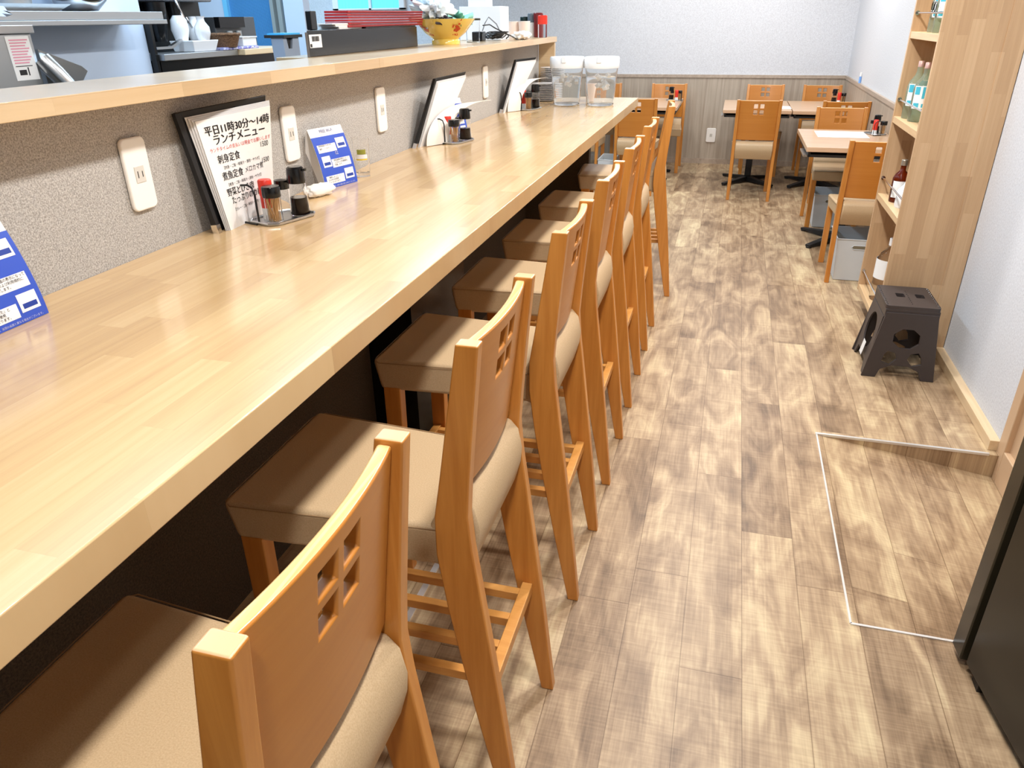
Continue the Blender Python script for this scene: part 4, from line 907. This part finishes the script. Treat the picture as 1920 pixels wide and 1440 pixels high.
# ================================================================== BASKETS, CABINET, BITS
def crate(x0, x1, y0, y1, h, lb):
    t = wthing('storage_basket', lb, 'basket', ((x0+x1)/2, (y0+y1)/2, 0), group='grey plastic baskets under the tables')
    i = .015; th = .004
    m = MB()
    def wall(a, b, c, d): m.hexa([a, b, (b[0]*1, b[1]*1, b[2]), a, c, d, d, c])
    cx, cy_ = (x0+x1)/2, (y0+y1)/2
    o_ = lambda z, k: [(x0+i*(1-z/h)+k, y0+i*(1-z/h)+k, z), (x1-i*(1-z/h)-k, y0+i*(1-z/h)+k, z), (x1-i*(1-z/h)-k, y1-i*(1-z/h)-k, z), (x0+i*(1-z/h)+k, y1-i*(1-z/h)-k, z)]
    A, B, C_, D_ = o_(.002, 0), o_(h, 0), o_(.008, th), o_(h, th)
    vs = A+B+C_+D_; fs = [(3, 2, 1, 0), (8, 9, 10, 11)]
    for k in range(4):
        k2 = (k+1) % 4; fs += [(k, k2, 4+k2, 4+k), (8+k2, 8+k, 12+k, 12+k2), (4+k, 4+k2, 12+k2, 12+k)]
    obj('basket_body', MB().add(vs, fs), 'basket', t, bevel=.0015)
    obj('rim', MB().tube([(x0, y0, h), (x1, y0, h), (x1, y1, h), (x0, y1, h)], .005, 8, True), 'basket', t)
    zc = h*.82
    hm = MB().prism([(cx-.045, zc-.009), (cx+.045, zc-.009), (cx+.052, zc), (cx+.045, zc+.009), (cx-.045, zc+.009), (cx-.052, zc)], 1, y0+.0005, y0+.004)
    obj('handle_hole', hm, 'basketin', t)
    obj('handle_ring', MB().tube([(cx-.045, y0+.002, zc-.012), (cx+.045, y0+.002, zc-.012), (cx+.056, y0+.002, zc), (cx+.045, y0+.002, zc+.012), (cx-.045, y0+.002, zc+.012), (cx-.056, y0+.002, zc)], .003, 6, True), 'basket', t)
    return t
crate(.722, 1.008, 4.80, 5.12, .262, 'grey plastic storage basket under the nearest dining chair, beside the bottle shelf')
crate(.70, .97, 6.13, 6.44, .25, 'pale grey storage basket under the far chair of the near right table')
crate(-1.15, -1.0, 7.1, 7.45, .29, 'pale grey storage basket on the floor past the far end of the stools')
cb = wthing('black_cabinet', 'tall dark cabinet with a glossy edge at the right edge of the photo', 'cabinet', (.95, 1.4, 0))
obj('cabinet_body', MB().prism([(.724, 1.602), (.835, .9), (1.09, .9), (1.09, 1.60)], 2, .03, 1.25), 'cabblack', cb, bevel=.003)
obj('door_slab', MB().prism([(.712, 1.678), (.716, 1.620), (1.09, 1.620), (1.09, 1.678)], 2, .02, 1.26), 'cabedge', cb, bevel=.004)
obj('hinge_gap', MB().prism([(.735, 1.620), (.735, 1.602), (1.08, 1.602), (1.08, 1.620)], 2, .03, 1.24), 'dark', cb)
obj('foot', MB().box(.74, .77, 1.54, 1.58, 0, .03).box(1.03, 1.06, 1.54, 1.58, 0, .03).box(1.03, 1.06, .95, .99, 0, .03).box(.85, .88, .95, .99, 0, .03), 'dark', cb)
t = thing('small_bottle', 'tiny blue and white bottle standing on the wainscot cap of the right wall', 'bottle', (1.113, 7.85, .9252))
obj('bottle_body', MB().lathe([(.0005, 0), (.010, 0), (.010, .055), (.0005, .056)], seg=14, cap=False), plain('pale_blue_body', (120, 170, 235), .4), t)
obj('cap', MB().lathe([(.008, .056), (.007, .09), (.0005, .091)], seg=14, cap=False), 'paper', t)
